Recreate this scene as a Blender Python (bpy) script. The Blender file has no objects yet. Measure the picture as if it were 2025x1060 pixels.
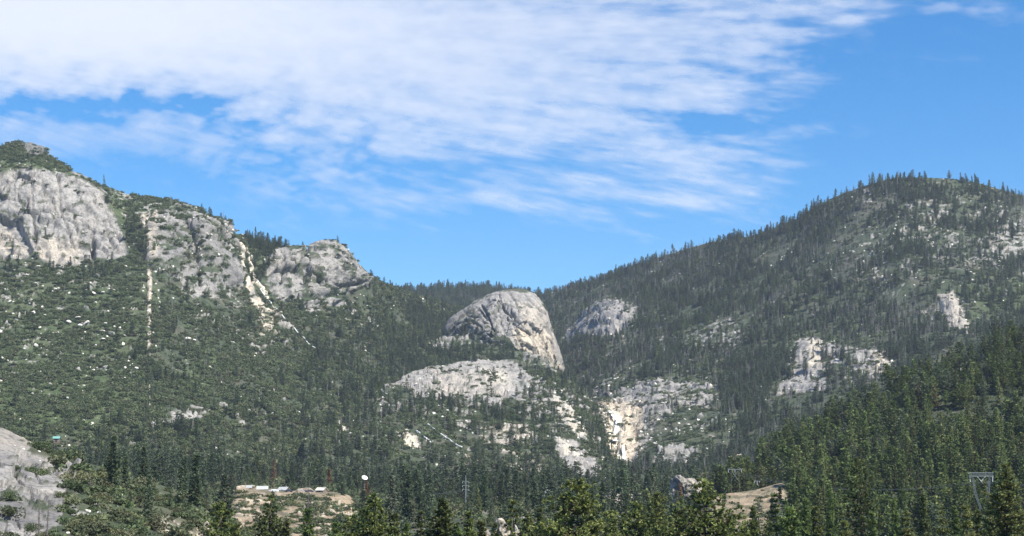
import bpy, math, random
import numpy as np
R = math.radians
random.seed(7)
rng = np.random.default_rng(11)

# ------------------------------------------------------------------ camera, sky, sun, exposure
scene = bpy.context.scene
W0, H0 = 2025.0, 1060.0
HFOV = R(32.0)
FPX = W0 / 2 / math.tan(HFOV / 2)
HORIZON = 1000.0
PITCH = math.atan((HORIZON - H0 / 2) / FPX)
cam_data = bpy.data.cameras.new("camera")
cam = bpy.data.objects.new("camera", cam_data)
scene.collection.objects.link(cam)
scene.camera = cam
cam_data.sensor_width = 36.0
cam_data.angle = HFOV
cam_data.clip_start = 0.5
cam_data.clip_end = 120000
cam.location = (0, 0, 0)
cam.rotation_euler = (math.pi / 2 + PITCH, 0, 0)

SUN_EL, SUN_AZ = R(51), R(126)          # azimuth measured clockwise from +Y (view direction)
world = bpy.data.worlds.new("World")
scene.world = world
world.use_nodes = True
wt = world.node_tree
bg = wt.nodes["Background"]
sky = wt.nodes.new("ShaderNodeTexSky")
sky.sky_type = 'NISHITA'
sky.sun_disc = False
sky.sun_elevation = SUN_EL
sky.sun_rotation = SUN_AZ
sky.altitude = 1500
sky.air_density = 1.0
sky.dust_density = 0.0
sky.ozone_density = 4.0
hs = wt.nodes.new("ShaderNodeHueSaturation")
hs.inputs["Saturation"].default_value = 1.34
hs.inputs["Value"].default_value = 1.0
wt.links.new(sky.outputs[0], hs.inputs["Color"])
wt.links.new(hs.outputs[0], bg.inputs[0])
bg.inputs[1].default_value = 0.087
sun_d = bpy.data.lights.new("sun", 'SUN')
sun_d.energy = 4.6
sun_d.angle = R(0.53)
sun_d.color = (1.0, 0.955, 0.88)
sun = bpy.data.objects.new("sun", sun_d)
scene.collection.objects.link(sun)
sun.rotation_euler = (math.pi / 2 - SUN_EL, 0, math.pi - SUN_AZ)
scene.view_settings.view_transform = 'Standard'
scene.view_settings.look = 'None'
scene.view_settings.exposure = 0.98
scene.view_settings.gamma = 1.0
scene.cycles.max_bounces = 4
scene.cycles.diffuse_bounces = 2
scene.cycles.transparent_max_bounces = 6
scene.cycles.use_denoising = True

# ------------------------------------------------------------------ helpers
cP, sP = math.cos(PITCH), math.sin(PITCH)

def P(px, py, Y):
    """photo pixel + distance along +Y (m) -> world point(s)"""
    px, py, Y = np.broadcast_arrays(np.asarray(px, float), np.asarray(py, float), np.asarray(Y, float))
    a = (px - W0 / 2) / FPX
    b = -(py - H0 / 2) / FPX
    dy = cP - b * sP
    dz = sP + b * cP
    return np.stack([a / dy * Y, Y, dz / dy * Y], -1)

def proj(p):
    p = np.asarray(p, float)
    f = p[..., 1] * cP + p[..., 2] * sP
    u = -p[..., 1] * sP + p[..., 2] * cP
    return W0 / 2 + p[..., 0] / f * FPX, H0 / 2 - u / f * FPX

def _h(ix, iy, iz, seed):
    h = (ix.astype(np.int64) * 374761393 + iy.astype(np.int64) * 668265263 + iz.astype(np.int64) * 2147483647 + seed * 974711) & 0xffffffff
    h = ((h ^ (h >> 13)) * 1274126177) & 0xffffffff
    h = ((h ^ (h >> 16)) * 2246822519) & 0xffffffff
    return ((h ^ (h >> 15)) & 0xffff) / 65535.0

def vnoise(x, y, z=None, seed=0):
    if z is None: z = np.zeros_like(x)
    ix, iy, iz = np.floor(x), np.floor(y), np.floor(z)
    fx, fy, fz = x - ix, y - iy, z - iz
    fx, fy, fz = [f * f * f * (f * (f * 6 - 15) + 10) for f in (fx, fy, fz)]
    r = 0
    for a in (0, 1):
        for b in (0, 1):
            for c in (0, 1):
                w = (fx if a else 1 - fx) * (fy if b else 1 - fy) * (fz if c else 1 - fz)
                r = r + w * _h(ix + a, iy + b, iz + c, seed)
    return r

def fbm(x, y, z=None, o=4, seed=0, g=0.5):
    r, a, s = 0, 1.0, 0.0
    for k in range(o):
        f = 2.03 ** k
        r = r + a * vnoise(x * f + 17.3 * k, y * f - 9.1 * k, None if z is None else z * f, seed + k)
        s += a; a *= g
    return r / s

def sstep(a, b, x):
    t = np.clip((x - a) / (b - a), 0, 1)
    return t * t * (3 - 2 * t)

def poly_sd(px, py, poly):
    """signed distance (inside positive) in pixels"""
    poly = np.asarray(poly, float)
    n = len(poly)
    d2 = np.full(px.shape, 1e12)
    ins = np.zeros(px.shape, bool)
    for i in range(n):
        ax, ay = poly[i]; bx, by = poly[(i + 1) % n]
        ex, ey = bx - ax, by - ay
        t = np.clip(((px - ax) * ex + (py - ay) * ey) / (ex * ex + ey * ey + 1e-9), 0, 1)
        d2 = np.minimum(d2, (px - ax - t * ex) ** 2 + (py - ay - t * ey) ** 2)
        c = ((ay > py) != (by > py)) & (px < (bx - ax) * (py - ay) / (by - ay + 1e-12) + ax)
        ins ^= c
    d = np.sqrt(d2)
    return np.where(ins, d, -d)

def facets(x, z, seed):
    """irregular blocks: each with its own offset and tilt; also distance to the joint between blocks"""
    ix, iz = np.floor(x), np.floor(z); zero = np.zeros_like(x)
    b1 = np.full(x.shape, 9.0); b2 = b1.copy(); val = np.zeros(x.shape)
    for dx in (-1, 0, 1):
        for dz in (-1, 0, 1):
            cx, cz = ix + dx, iz + dz
            ex = x - cx - _h(cx, cz, zero, seed); ez = z - cz - _h(cx, cz, zero, seed + 1)
            d = np.sqrt(ex * ex + ez * ez)
            v = _h(cx, cz, zero, seed + 2) - .5 + 1.3 * ((_h(cx, cz, zero, seed + 3) - .5) * ex + (_h(cx, cz, zero, seed + 4) - .5) * ez)
            near = d < b1
            b2 = np.where(near, b1, np.minimum(b2, d)); val = np.where(near, v, val); b1 = np.where(near, d, b1)
    return val, b2 - b1

def line_d(px, py, pts):
    d2 = np.full(px.shape, 1e12)
    for (ax, ay), (bx, by) in zip(pts[:-1], pts[1:]):
        ex, ey = bx - ax, by - ay
        t = np.clip(((px - ax) * ex + (py - ay) * ey) / (ex * ex + ey * ey + 1e-9), 0, 1)
        d2 = np.minimum(d2, (px - ax - t * ex) ** 2 + (py - ay - t * ey) ** 2)
    return np.sqrt(d2)

def link(o):
    scene.collection.objects.link(o)
    return o

def tag(o, label=None, cat=None, group=None, kind=None):
    if label: o['label'] = label
    if cat: o['category'] = cat
    if group: o['group'] = group
    if kind: o['kind'] = kind
    return o

def mesh_np(name, v, f, mats=(), smooth=False, mi=None, attrs=None):
    """v (n,3); f (m,k) array or list of arrays of equal k"""
    me = bpy.data.meshes.new(name)
    fl = f if isinstance(f, list) else [f]
    fl = [np.asarray(q, np.int32) for q in fl if len(q)]
    me.vertices.add(len(v))
    me.vertices.foreach_set("co", np.ascontiguousarray(v, np.float32).ravel())
    if fl:
        loops = np.concatenate([q.ravel() for q in fl])
        tot = np.concatenate([np.full(len(q), q.shape[1], np.int32) for q in fl])
        start = np.concatenate([[0], np.cumsum(tot)[:-1]]).astype(np.int32)
        me.loops.add(len(loops))
        me.loops.foreach_set("vertex_index", loops)
        me.polygons.add(len(tot))
        me.polygons.foreach_set("loop_start", start)
        me.polygons.foreach_set("use_smooth", np.full(len(tot), smooth))
        if mi is not None: me.polygons.foreach_set("material_index", np.asarray(mi, np.int32))
    for k, a in (attrs or {}).items():
        at = me.attributes.new(k, 'FLOAT', 'POINT')
        at.data.foreach_set("value", np.ascontiguousarray(a, np.float32).ravel())
    for m in mats: me.materials.append(m)
    me.update(calc_edges=True)
    return me

def obj(name, me, parent=None, loc=(0, 0, 0)):
    o = link(bpy.data.objects.new(name, me))
    o.location = loc
    if parent: o.parent = parent
    return o

def empty(name, loc=(0, 0, 0), rz=0, s=1.0):
    o = link(bpy.data.objects.new(name, None))
    o.location = loc; o.rotation_euler = (0, 0, rz); o.scale = (s, s, s)
    o.empty_display_size = 0.5
    return o

class MB:
    """collects boxes and tubes into one mesh"""
    def __init__(s): s.v = []; s.q = []; s.n = 0
    def add(s, v, q):
        s.v.append(np.asarray(v, float)); s.q += [tuple(i + s.n for i in f) for f in q]; s.n += len(v)
    def box(s, c, d, rz=0.0):
        v = np.array([(x, y, z) for z in (-.5, .5) for y in (-.5, .5) for x in (-.5, .5)]) * d
        cc, ss = math.cos(rz), math.sin(rz)
        v = np.stack([v[:, 0] * cc - v[:, 1] * ss, v[:, 0] * ss + v[:, 1] * cc, v[:, 2]], 1) + c
        s.add(v, [(0, 2, 3, 1), (4, 5, 7, 6), (0, 1, 5, 4), (2, 6, 7, 3), (0, 4, 6, 2), (1, 3, 7, 5)])
    def tube(s, pts, r, n=6):
        pts = np.asarray(pts, float); r = np.broadcast_to(np.asarray(r, float), (len(pts),))
        vs = []
        for i, p in enumerate(pts):
            t = pts[min(i + 1, len(pts) - 1)] - pts[max(i - 1, 0)]
            t = t / (np.linalg.norm(t) + 1e-9)
            a = np.cross(t, (0, 0, 1) if abs(t[2]) < .9 else (1, 0, 0)); a /= np.linalg.norm(a)
            b = np.cross(t, a)
            for k in range(n):
                th = 2 * math.pi * k / n
                vs.append(p + r[i] * (a * math.cos(th) + b * math.sin(th)))
        q = []
        for i in range(len(pts) - 1):
            for k in range(n):
                q.append((i * n + k, i * n + (k + 1) % n, (i + 1) * n + (k + 1) % n, (i + 1) * n + k))
        q.append(tuple(range(n))[::-1]); q.append(tuple((len(pts) - 1) * n + k for k in range(n)))
        s.add(vs, q)
    def mesh(s, name, mat, smooth=False):
        me = bpy.data.meshes.new(name)
        me.from_pydata([tuple(p) for p in np.concatenate(s.v)], [], s.q)
        me.materials.append(mat)
        if smooth: me.polygons.foreach_set("use_smooth", [True] * len(me.polygons))
        me.update()
        return me
    def build(s, name, mat, parent=None, smooth=False):
        return obj(name, s.mesh(name, mat, smooth), parent)

# ------------------------------------------------------------------ materials
def nt(name):
    m = bpy.data.materials.new(name); m.use_nodes = True
    t = m.node_tree
    return m, t, t.nodes, t.links, t.nodes["Principled BSDF"]

def N(t, typ, **kw):
    n = t.nodes.new(typ)
    for k, v in kw.items(): setattr(n, k, v)
    return n

def mixc(t, fac, a, b, mode='MIX'):
    n = t.nodes.new("ShaderNodeMix"); n.data_type = 'RGBA'; n.blend_type = mode
    for sock, val in ((n.inputs[0], fac), (n.inputs[6], a), (n.inputs[7], b)):
        if isinstance(val, (int, float)): sock.default_value = val
        elif isinstance(val, tuple): sock.default_value = (*val, 1)
        else: t.links.new(val, sock)
    return n.outputs[2]

def noise_n(t, scale, detail=4, rough=.55, vec=None):
    n = t.nodes.new("ShaderNodeTexNoise")
    n.inputs["Scale"].default_value = scale; n.inputs["Detail"].default_value = detail; n.inputs["Roughness"].default_value = rough
    if vec is not None: t.links.new(vec, n.inputs["Vector"])
    return n.outputs["Fac"]

def ramp(t, src, lo, hi, a=0.0, b=1.0):
    n = t.nodes.new("ShaderNodeMapRange")
    n.inputs[1].default_value = lo; n.inputs[2].default_value = hi; n.inputs[3].default_value = a; n.inputs[4].default_value = b
    t.links.new(src, n.inputs[0])
    return n.outputs[0]

def attr_n(t, name):
    n = t.nodes.new("ShaderNodeAttribute"); n.attribute_name = name
    return n.outputs["Fac"]

def terrain_mat():
    m, t, ns, L, b = nt("granite_and_brush")
    pos = ns.new("ShaderNodeNewGeometry").outputs["Position"]
    n1 = noise_n(t, .018, 5, .6, pos); n2 = noise_n(t, .12, 5, .65, pos); n3 = noise_n(t, .5, 4, .6, pos)
    brush = mixc(t, ramp(t, n2, .35, .65), (.036, .050, .030), (.080, .094, .056))
    brush = mixc(t, ramp(t, n1, .48, .66, 0, .6), brush, (.130, .115, .088))
    grass = mixc(t, ramp(t, n2, .35, .65), (.055, .085, .032), (.105, .132, .058))
    veg = mixc(t, attr_n(t, "green"), brush, grass)
    soil = mixc(t, ramp(t, n2, .35, .65), (.28, .21, .14), (.43, .335, .23))
    veg = mixc(t, attr_n(t, "soil"), veg, soil)
    map_ = ns.new("ShaderNodeMapping"); map_.inputs["Scale"].default_value = (1, 1, .22); L.new(pos, map_.inputs["Vector"])
    st = noise_n(t, .10, 5, .62, map_.outputs[0])
    rock = mixc(t, attr_n(t, "tan"), (.385, .36, .325), (.74, .61, .43))
    rock = mixc(t, ramp(t, st, .48, .64, 0, .7), rock, (.13, .127, .125))
    rock = mixc(t, ramp(t, n1, .5, .7, 0, .5), rock, (.37, .335, .285))
    rock = mixc(t, ramp(t, n3, .48, .66, 0, .75), rock, (.10, .098, .092))
    n4 = noise_n(t, 2.2, 4, .65, pos)
    rock = mixc(t, ramp(t, n4, .46, .66, 0, .55), rock, (.16, .15, .14))
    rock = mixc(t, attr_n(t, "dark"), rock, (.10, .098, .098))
    rock = mixc(t, attr_n(t, "fresh"), rock, mixc(t, ramp(t, n2, .35, .65), (.52, .45, .34), (.74, .68, .56)))
    L.new(mixc(t, attr_n(t, "rock"), veg, rock), b.inputs["Base Color"])
    b.inputs["Roughness"].default_value = .95
    b.inputs["Specular IOR Level"].default_value = .1
    bp = ns.new("ShaderNodeBump"); bp.inputs["Strength"].default_value = .9; bp.inputs["Distance"].default_value = 2.5
    L.new(noise_n(t, .22, 6, .7, pos), bp.inputs["Height"]); L.new(bp.outputs[0], b.inputs["Normal"])
    return m

def foliage_mat(name, dark, light, tint, tr=.33, hue_amt=.5):
    """dark / light leaf colours by clump noise; tint = colour that some trees lean to"""
    m, t, ns, L, b = nt(name)
    oi = ns.new("ShaderNodeObjectInfo")
    pos = ns.new("ShaderNodeNewGeometry").outputs["Position"]
    n = noise_n(t, .9, 2, .5, pos)
    c = mixc(t, ramp(t, n, .38, .62), dark, light)
    c = mixc(t, ramp(t, oi.outputs["Random"], .25, 1.0, 0, hue_amt), c, tint)
    v = ns.new("ShaderNodeHueSaturation"); L.new(c, v.inputs["Color"])
    r2 = ns.new("ShaderNodeMath"); r2.operation = 'FRACT'
    r3 = ns.new("ShaderNodeMath"); r3.operation = 'MULTIPLY'; r3.inputs[1].default_value = 7.31
    L.new(oi.outputs["Random"], r3.inputs[0]); L.new(r3.outputs[0], r2.inputs[0])
    L.new(ramp(t, r2.outputs[0], 0, 1, .65, 1.35), v.inputs["Value"])
    L.new(v.outputs[0], b.inputs["Base Color"])
    b.inputs["Roughness"].default_value = .7
    b.inputs["Specular IOR Level"].default_value = .25
    trn = ns.new("ShaderNodeBsdfTranslucent"); L.new(v.outputs[0], trn.inputs["Color"])
    mx = ns.new("ShaderNodeMixShader"); mx.inputs[0].default_value = tr
    L.new(b.outputs[0], mx.inputs[1]); L.new(trn.outputs[0], mx.inputs[2])
    L.new(mx.outputs[0], ns["Material Output"].inputs["Surface"])
    return m

def plain(name, col, rough=.7, metal=0, var=.25, scale=2.0, spec=.3):
    m, t, ns, L, b = nt(name)
    pos = ns.new("ShaderNodeNewGeometry").outputs["Position"]
    n = noise_n(t, scale, 4, .6, pos)
    L.new(mixc(t, ramp(t, n, .3, .7), tuple(c * (1 - var) for c in col), tuple(min(1, c * (1 + var)) for c in col)), b.inputs["Base Color"])
    b.inputs["Roughness"].default_value = rough; b.inputs["Metallic"].default_value = metal
    b.inputs["Specular IOR Level"].default_value = spec
    return m

M_TERR = terrain_mat()
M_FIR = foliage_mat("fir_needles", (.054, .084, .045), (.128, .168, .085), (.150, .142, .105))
M_NEAR = foliage_mat("near_needles", (.066, .108, .034), (.190, .240, .076), (.20, .19, .085))  # greener, warmer needle colour of the nearer conifers
M_PINE = foliage_mat("pine_needles", (.056, .076, .022), (.225, .255, .080), (.19, .185, .08), .3)
M_SHRUB = foliage_mat("brush_leaves", (.062, .092, .040), (.152, .185, .080), (.180, .160, .100))
M_OAK = foliage_mat("bush_leaves", (.075, .092, .038), (.215, .225, .105), (.19, .155, .095))
M_BROWN = foliage_mat("dead_needles", (.16, .085, .045), (.30, .17, .09), (.24, .16, .10))
M_BARK = plain("bark", (.085, .062, .046), .9, scale=1.5)
M_GREYWOOD = plain("weathered_wood", (.21, .195, .185), .9, scale=1.5)
M_BOULD = plain("pale_boulder", (.62, .58, .50), .95, var=.35, scale=.9, spec=.1)
M_STEEL = plain("galvanised_steel", (.21, .23, .23), .55, .3)
M_WHITE = plain("white_paint", (.80, .80, .77), .5, var=.06)
M_PIPE = plain("pale_pipe", (.62, .63, .60), .5, var=.12)
M_WATER = plain("falling_water", (.84, .86, .86), .5, var=.1, scale=.25)
M_WALL = plain("cabin_boards", (.17, .13, .10), .85)
M_ROOF = plain("pale_metal_roof", (.38, .39, .37), .5, var=.1)
M_ROOFG = plain("turquoise_roof", (.17, .34, .30), .5, var=.1)
M_GLASS = plain("dark_window", (.03, .035, .04), .15, var=.1, spec=.6)
M_TYRE = plain("tyre_rubber", (.03, .03, .03), .9)

# ------------------------------------------------------------------ terrain sheets
SHEETS = {}

def rowinterp(row, px, k):
    row = np.asarray(row, float)
    return np.interp(px, row[:, 0], row[:, k])

def smooth1(a, n, axis):
    if n < 1: return a
    k = np.ones(2 * n + 1) / (2 * n + 1)
    pad = [(0, 0), (0, 0)]; pad[axis] = (n, n)
    b = np.pad(a, pad, mode='edge')
    return np.apply_along_axis(lambda r: np.convolve(r, k, mode='valid'), axis, b)

def fields(px, py, X, Y, Z, rocks, cell=11.0, tans=(), darks=(), greens=(), soils=(), base_rock=0.0):
    """rock / tan / dark / green / soil per vertex from patch outlines broken up by noise"""
    wx = px + 13 * (fbm(X / 30, Z / 30, Y / 30, 3, 3) - .5) * 2
    wy = py + 9 * (fbm(X / 30, Z / 30, Y / 30, 3, 9) - .5) * 2
    cov = np.full(px.shape, base_rock)
    for poly, c, fe in rocks:
        cov = np.maximum(cov, c * sstep(-fe, fe * .6, poly_sd(px + (wx - px) * min(1, fe / 9 - .12), py + (wy - py) * min(1, fe / 9 - .12), poly)))
    n = fbm(X / cell, Z / cell * 1.5, Y / cell, 4, 21, .6)
    n = np.clip((n - .5) * 2.1 + .5, 0, 1)
    cr1 = np.abs(fbm(X / 46 + 5, Z / 70, Y / 46, 4, 151, .5) - .5) * 2
    cr2 = np.abs(fbm(X / 17 + 3, Z / 24, Y / 17, 3, 161, .5) - .5) * 2
    wq = (fbm(X / 20, Z / 20, Y / 20, 3, 261) - .5) * 1.0
    zs = Z + .5 * Y
    f1, e1 = facets((X + .3 * zs) / 30 + wq, zs / 36 + wq * .8, 401)
    f2, e2 = facets((X + .2 * zs) / 10 + wq * 1.3, zs / 12 + wq, 431)
    gate = sstep(.40, .60, fbm(X / 40, Z / 40, Y / 40, 3, 271))
    crease = np.maximum(np.maximum(.7 * sstep(.09, .0, cr1), sstep(.10, .02, e1) * (.35 + .65 * gate)), .6 * sstep(.12, .0, e2) * (1 - gate * .6))
    fac = f1 * 1.3 + f2 * .55 - .28 * sstep(.10, .0, e1) - .14 * sstep(.14, .0, e2)
    rock = sstep(-.10, .10, cov * 1.12 - .55 * crease - n)
    def soft(lst):
        f = np.zeros(px.shape)
        for poly, c, fe in lst:
            f = np.maximum(f, c * sstep(-fe, fe * .6, poly_sd(px + (wx - px) * min(1, fe / 9), py + (wy - py) * min(1, fe / 9), poly)))
        return f
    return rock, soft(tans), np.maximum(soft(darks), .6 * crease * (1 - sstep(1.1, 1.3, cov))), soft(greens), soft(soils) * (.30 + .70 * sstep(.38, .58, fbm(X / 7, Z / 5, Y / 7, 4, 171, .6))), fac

def sheet(name, label, rows, px0, px1, step=2.5, back=((60, -8), (160, -40), (400, -160), (900, -420)), amp=(9, 4, 5), rocks=(), tans=(), darks=(), greens=(), soils=(),
          recess=(), bulge=(), base_rock=0.0, cell=11.0, sm=6, seed=0, ridge_keep=.25, skirt=60, sc=1.0, fresh=()):
    px = np.arange(px0, px1 + step, step)
    PY, YY = [], []
    for a, b in zip(rows[:-1], rows[1:]):
        pa, pb = rowinterp(a, px, 1), rowinterp(b, px, 1)
        ya, yb = rowinterp(a, px, 2), rowinterp(b, px, 2)
        n = int(max(4, np.percentile(np.abs(pa - pb), 80) / step))
        for i in range(n):
            PY.append(pa + (pb - pa) * i / n); YY.append(ya + (yb - ya) * i / n)
    PY.append(rowinterp(rows[-1], px, 1)); YY.append(rowinterp(rows[-1], px, 2))
    PY, YY = np.array(PY), np.array(YY)
    top = PY[-1].copy()
    if sm:
        PY, YY = smooth1(smooth1(PY, sm, 0), 2, 1), smooth1(smooth1(YY, sm, 0), 3, 1)
        k = np.linspace(0, 1, len(PY))[:, None] ** 6
        PY = PY * (1 - k) + (k * (top - PY[-1]) + PY) * k
    PX = np.broadcast_to(px, PY.shape)
    V = P(PX, PY, YY)
    nv = len(PY)
    X, Y, Z = V[..., 0], V[..., 1], V[..., 2]
    rock, tan, dark, green, soil, fac = fields(PX, PY, X, Y, Z, rocks, cell, tans, darks, greens, soils, base_rock)
    fr = np.zeros(PX.shape)
    for poly, c, fe in fresh: fr = np.maximum(fr, c * sstep(-fe, fe * .6, poly_sd(PX, PY, poly)))
    # normals of the smooth sheet
    du = np.gradient(V, axis=1); dv = np.gradient(V, axis=0)
    nm = np.cross(du, dv); nm /= np.linalg.norm(nm, axis=-1, keepdims=True) + 1e-9
    nm = np.where((nm[..., 1:2] > 0), -nm, nm)
    s = seed
    X, Y, Z = X * sc, Y * sc, Z * sc
    big = (fbm(X / 170 + s, Z / 260, Y / 170, 3, 31) - .5) * 2 * amp[0]
    med = (fbm(X / 45 + s, Z / 45, Y / 45, 4, 41, .55) - .5) * 2 * amp[1]
    rr = np.abs(fbm(X / 26 + s, Z / 38, Y / 26, 4, 51, .55) - .5) * 2
    blk = fbm(X / 11 + s, Z / 15, Y / 11, 3, 61, .6)
    blk = np.floor(blk * 7) / 7 * .7 + blk * .3
    fin = np.abs(fbm(X / 9 + s, Z / 14, Y / 9, 3, 71, .6) - .5) * 2
    rck = (rr * .5 - .12 + fac * 1.5 + (fin - .25) * .35) * amp[2]
    keep = np.ones(nv); m = max(6, nv // 8)
    keep[-m:] = np.linspace(1, ridge_keep, m)
    d = (big + med) * keep[:, None] + rck * np.clip(rock, 0, 1) * (keep[:, None] * .6 + .4)
    for poly, dep, fe in recess:
        d = d - dep * sstep(-fe * .3, fe, poly_sd(PX + 0.0, PY, poly))
    for poly, dep, fe in bulge:
        d = d + dep * np.sqrt(np.clip(poly_sd(PX, PY, poly) / fe, 0, 1))
    jt = (fbm(X / 9, Z / 9, Y / 9, 3, 181, .6) - .5) * 9
    for pts, w, dep in SHEET_CRACKS.get(seed, ()):
        q = sstep(w, w * .25, line_d(PX + 3 * (med / max(amp[1], .1)) + jt, PY + jt * .6, pts)) * sstep(.25, .45, fbm(X / 20, Z / 20, None, 2, 191))
        d = d - dep * q
        dark = np.maximum(dark, .55 * q)
    V = V + nm * d[..., None]
    # back side and front skirt
    ext = [V]
    last = V[-1]
    for dy, dz in back:
        ext.append((last + np.array([0, dy, dz]) + np.stack([last[:, 0] * dy / last[:, 1] * .5, np.zeros(len(px)), np.zeros(len(px))], 1))[None])
    f0 = V[0].copy(); f0[:, 2] -= skirt; f0[:, 1] -= skirt * .7
    allv = np.concatenate([f0[None]] + ext, 0)
    nr, nc = allv.shape[:2]
    padf = lambda a: np.concatenate([a[:1]] + [a] + [a[-1:]] * len(back), 0).ravel()
    idx = np.arange(nr * nc).reshape(nr, nc)
    q = np.stack([idx[:-1, :-1], idx[:-1, 1:], idx[1:, 1:], idx[1:, :-1]], -1).reshape(-1, 4)
    me = mesh_np(name, allv.reshape(-1, 3), q, [M_TERR], True, attrs=dict(rock=padf(rock), tan=padf(tan), dark=padf(dark), green=padf(green), soil=padf(soil), fresh=padf(fr)))
    o = obj(name, me)
    tag(o, label, 'hill', kind='structure')
    SHEETS[label] = dict(V=V, PX=PX, PY=PY, rock=rock, green=green, soil=soil)
    return SHEETS[label]

SHEET_CRACKS = {}
PLANTS = dict(tree=[], snag=[], shrub=[], rubble=[])

def dens(sh, base, polys):
    f = np.full(sh['PX'].shape, float(base))
    wx = sh['PX'] + 14 * (fbm(sh['V'][..., 0] / 60, sh['V'][..., 2] / 60, None, 3, 77) - .5) * 2
    for poly, v, fe in polys:
        k = sstep(-fe, fe, poly_sd(wx, sh['PY'], poly))
        f = f * (1 - k) + v * k
    return f

def scatter(sh, kind, base, polys, rock_tol=.1, hs_=(14, 4), clump=.5, cs=40.0, zoff=0.0, tint=0, maxn=60000, seed=1):
    """instances per m2 of slope; returns (x,y,z,h,tint)"""
    V = sh['V']; D = dens(sh, base, polys)
    g = fbm(V[..., 0] / cs, V[..., 1] / cs, None, 3, 90 + seed)
    D = D * np.clip(1 + (g - .5) * 6 * clump, 0, 3)
    D = D * (1 - sh['rock'] * (1 - rock_tol))
    a, b, c = V[:-1, :-1], V[:-1, 1:], V[1:, :-1]
    A = np.linalg.norm(np.cross(b - a, c - a), axis=-1)
    w = A * (D[:-1, :-1] + D[1:, 1:]) / 2
    r = np.random.default_rng(seed)
    n = min(int(w.sum()), maxn)
    if n < 1: return np.zeros((0, 5))
    cdf = np.cumsum(w.ravel()); cdf /= cdf[-1]
    k = np.searchsorted(cdf, r.random(n))
    i, j = np.unravel_index(np.clip(k, 0, w.size - 1), w.shape)
    u, v = r.random(n)[:, None], r.random(n)[:, None]
    p = V[i, j] * (1 - u) * (1 - v) + V[i, j + 1] * u * (1 - v) + V[i + 1, j] * (1 - u) * v + V[i + 1, j + 1] * u * v
    h = np.clip(r.normal(hs_[0], hs_[1], n), hs_[0] * .4, hs_[0] * 1.8)
    out = np.concatenate([p, h[:, None], np.full((n, 1), tint)], 1)
    PLANTS[kind].append(out)
    return out
# ------------------------------------------------------------------ the ground and the hills
SHEET_CRACKS[1] = [([(56, 424), (57, 366)], 3, 6), ([(-40, 442), (20, 432), (60, 424), (112, 430)], 5, 9), ([(22, 358), (2, 385)], 3, 5), ([(110, 346), (140, 400), (155, 470)], 3, 6), ([(160, 362), (200, 420), (228, 495)], 4, 7), ([(66, 430), (76, 500)], 4, 7),
    ([(186, 455), (186, 520)], 5, 11), ([(100, 432), (170, 452), (240, 472)], 4, 7), ([(122, 430), (150, 500)], 3, 5), ([(196, 386), (240, 480)], 3, 5), ([(85, 345), (106, 380), (108, 425)], 3, 6), ([(0, 395), (50, 405)], 2.5, 4), ([(130, 410), (190, 440)], 3, 5),
    ([(535, 540), (600, 555), (660, 570), (720, 560)], 5, 10), ([(610, 478), (604, 520), (625, 575)], 4, 9), ([(655, 475), (690, 530), (715, 558)], 3, 7), ([(560, 500), (556, 560)], 3, 6), ([(360, 430), (380, 500), (390, 570)], 5, 9), ([(420, 420), (440, 500)], 4, 8), ([(310, 440), (400, 470), (460, 470)], 4, 7)]
SHEET_CRACKS[300] = [([(-80, 912), (0, 922), (30, 926), (48, 934)], 7, 6), ([(-60, 885), (20, 893), (70, 905), (104, 926)], 3, 2.5), ([(78, 972), (128, 982)], 5, 4), ([(-60, 1005), (40, 985), (80, 992), (122, 1012)], 3, 2.5), ([(30, 935), (60, 965), (70, 1000)], 2.5, 2), ([(95, 905), (125, 930), (150, 945)], 5, 4), ([(0, 960), (40, 958), (80, 972)], 2.5, 2), ([(60, 900), (80, 950)], 2, 1.6), ([(20, 1000), (40, 1060)], 2, 1.6)]
SHEET_CRACKS[240] = []
# ground sheet out to the horizon, below everything
gx, gy = np.meshgrid(np.linspace(-4200, 4200, 85), np.linspace(-400, 6600, 71))
gz = -62 + 0 * gx
gi = np.arange(gx.size).reshape(gx.shape)
gq = np.stack([gi[:-1, :-1], gi[:-1, 1:], gi[1:, 1:], gi[1:, :-1]], -1).reshape(-1, 4)
go = obj("ground", mesh_np("ground", np.stack([gx, gy, gz], -1).reshape(-1, 3), gq, [M_TERR], True, attrs={k: np.zeros(gx.size) for k in ("rock", "tan", "dark", "green", "soil")}))
tag(go, "brushy ground under the whole valley out to the horizon", "ground", kind='structure')

# near slope falling away from the viewpoint
def near_z(x, y):
    return np.interp(y, [-60, 0, 30, 100, 180, 300, 460], [-1.7, -1.75, -5.5, -15, -21, -25, -30]) + (fbm(x / 25, y / 25, None, 4, 5) - .5) * np.interp(y, [0, 60], [.1, 4])
nx, ny = np.meshgrid(np.linspace(-330, 330, 221), np.linspace(-60, 470, 178))
nz = near_z(nx, ny)
ni = np.arange(nx.size).reshape(nx.shape)
nq = np.stack([ni[:-1, :-1], ni[:-1, 1:], ni[1:, 1:], ni[1:, :-1]], -1).reshape(-1, 4)
nrk = sstep(.55, .62, fbm(nx / 9, ny / 9, None, 4, 15))
zz = np.zeros(nx.size)
no = obj("near_slope", mesh_np("near_slope", np.stack([nx, ny, nz], -1).reshape(-1, 3), nq, [M_TERR], True, attrs=dict(rock=nrk, tan=zz + .6, dark=zz, green=zz + .3, soil=zz)))
tag(no, "brushy slope falling from the viewpoint towards the foreground pines", "slope", kind='structure')

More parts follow.
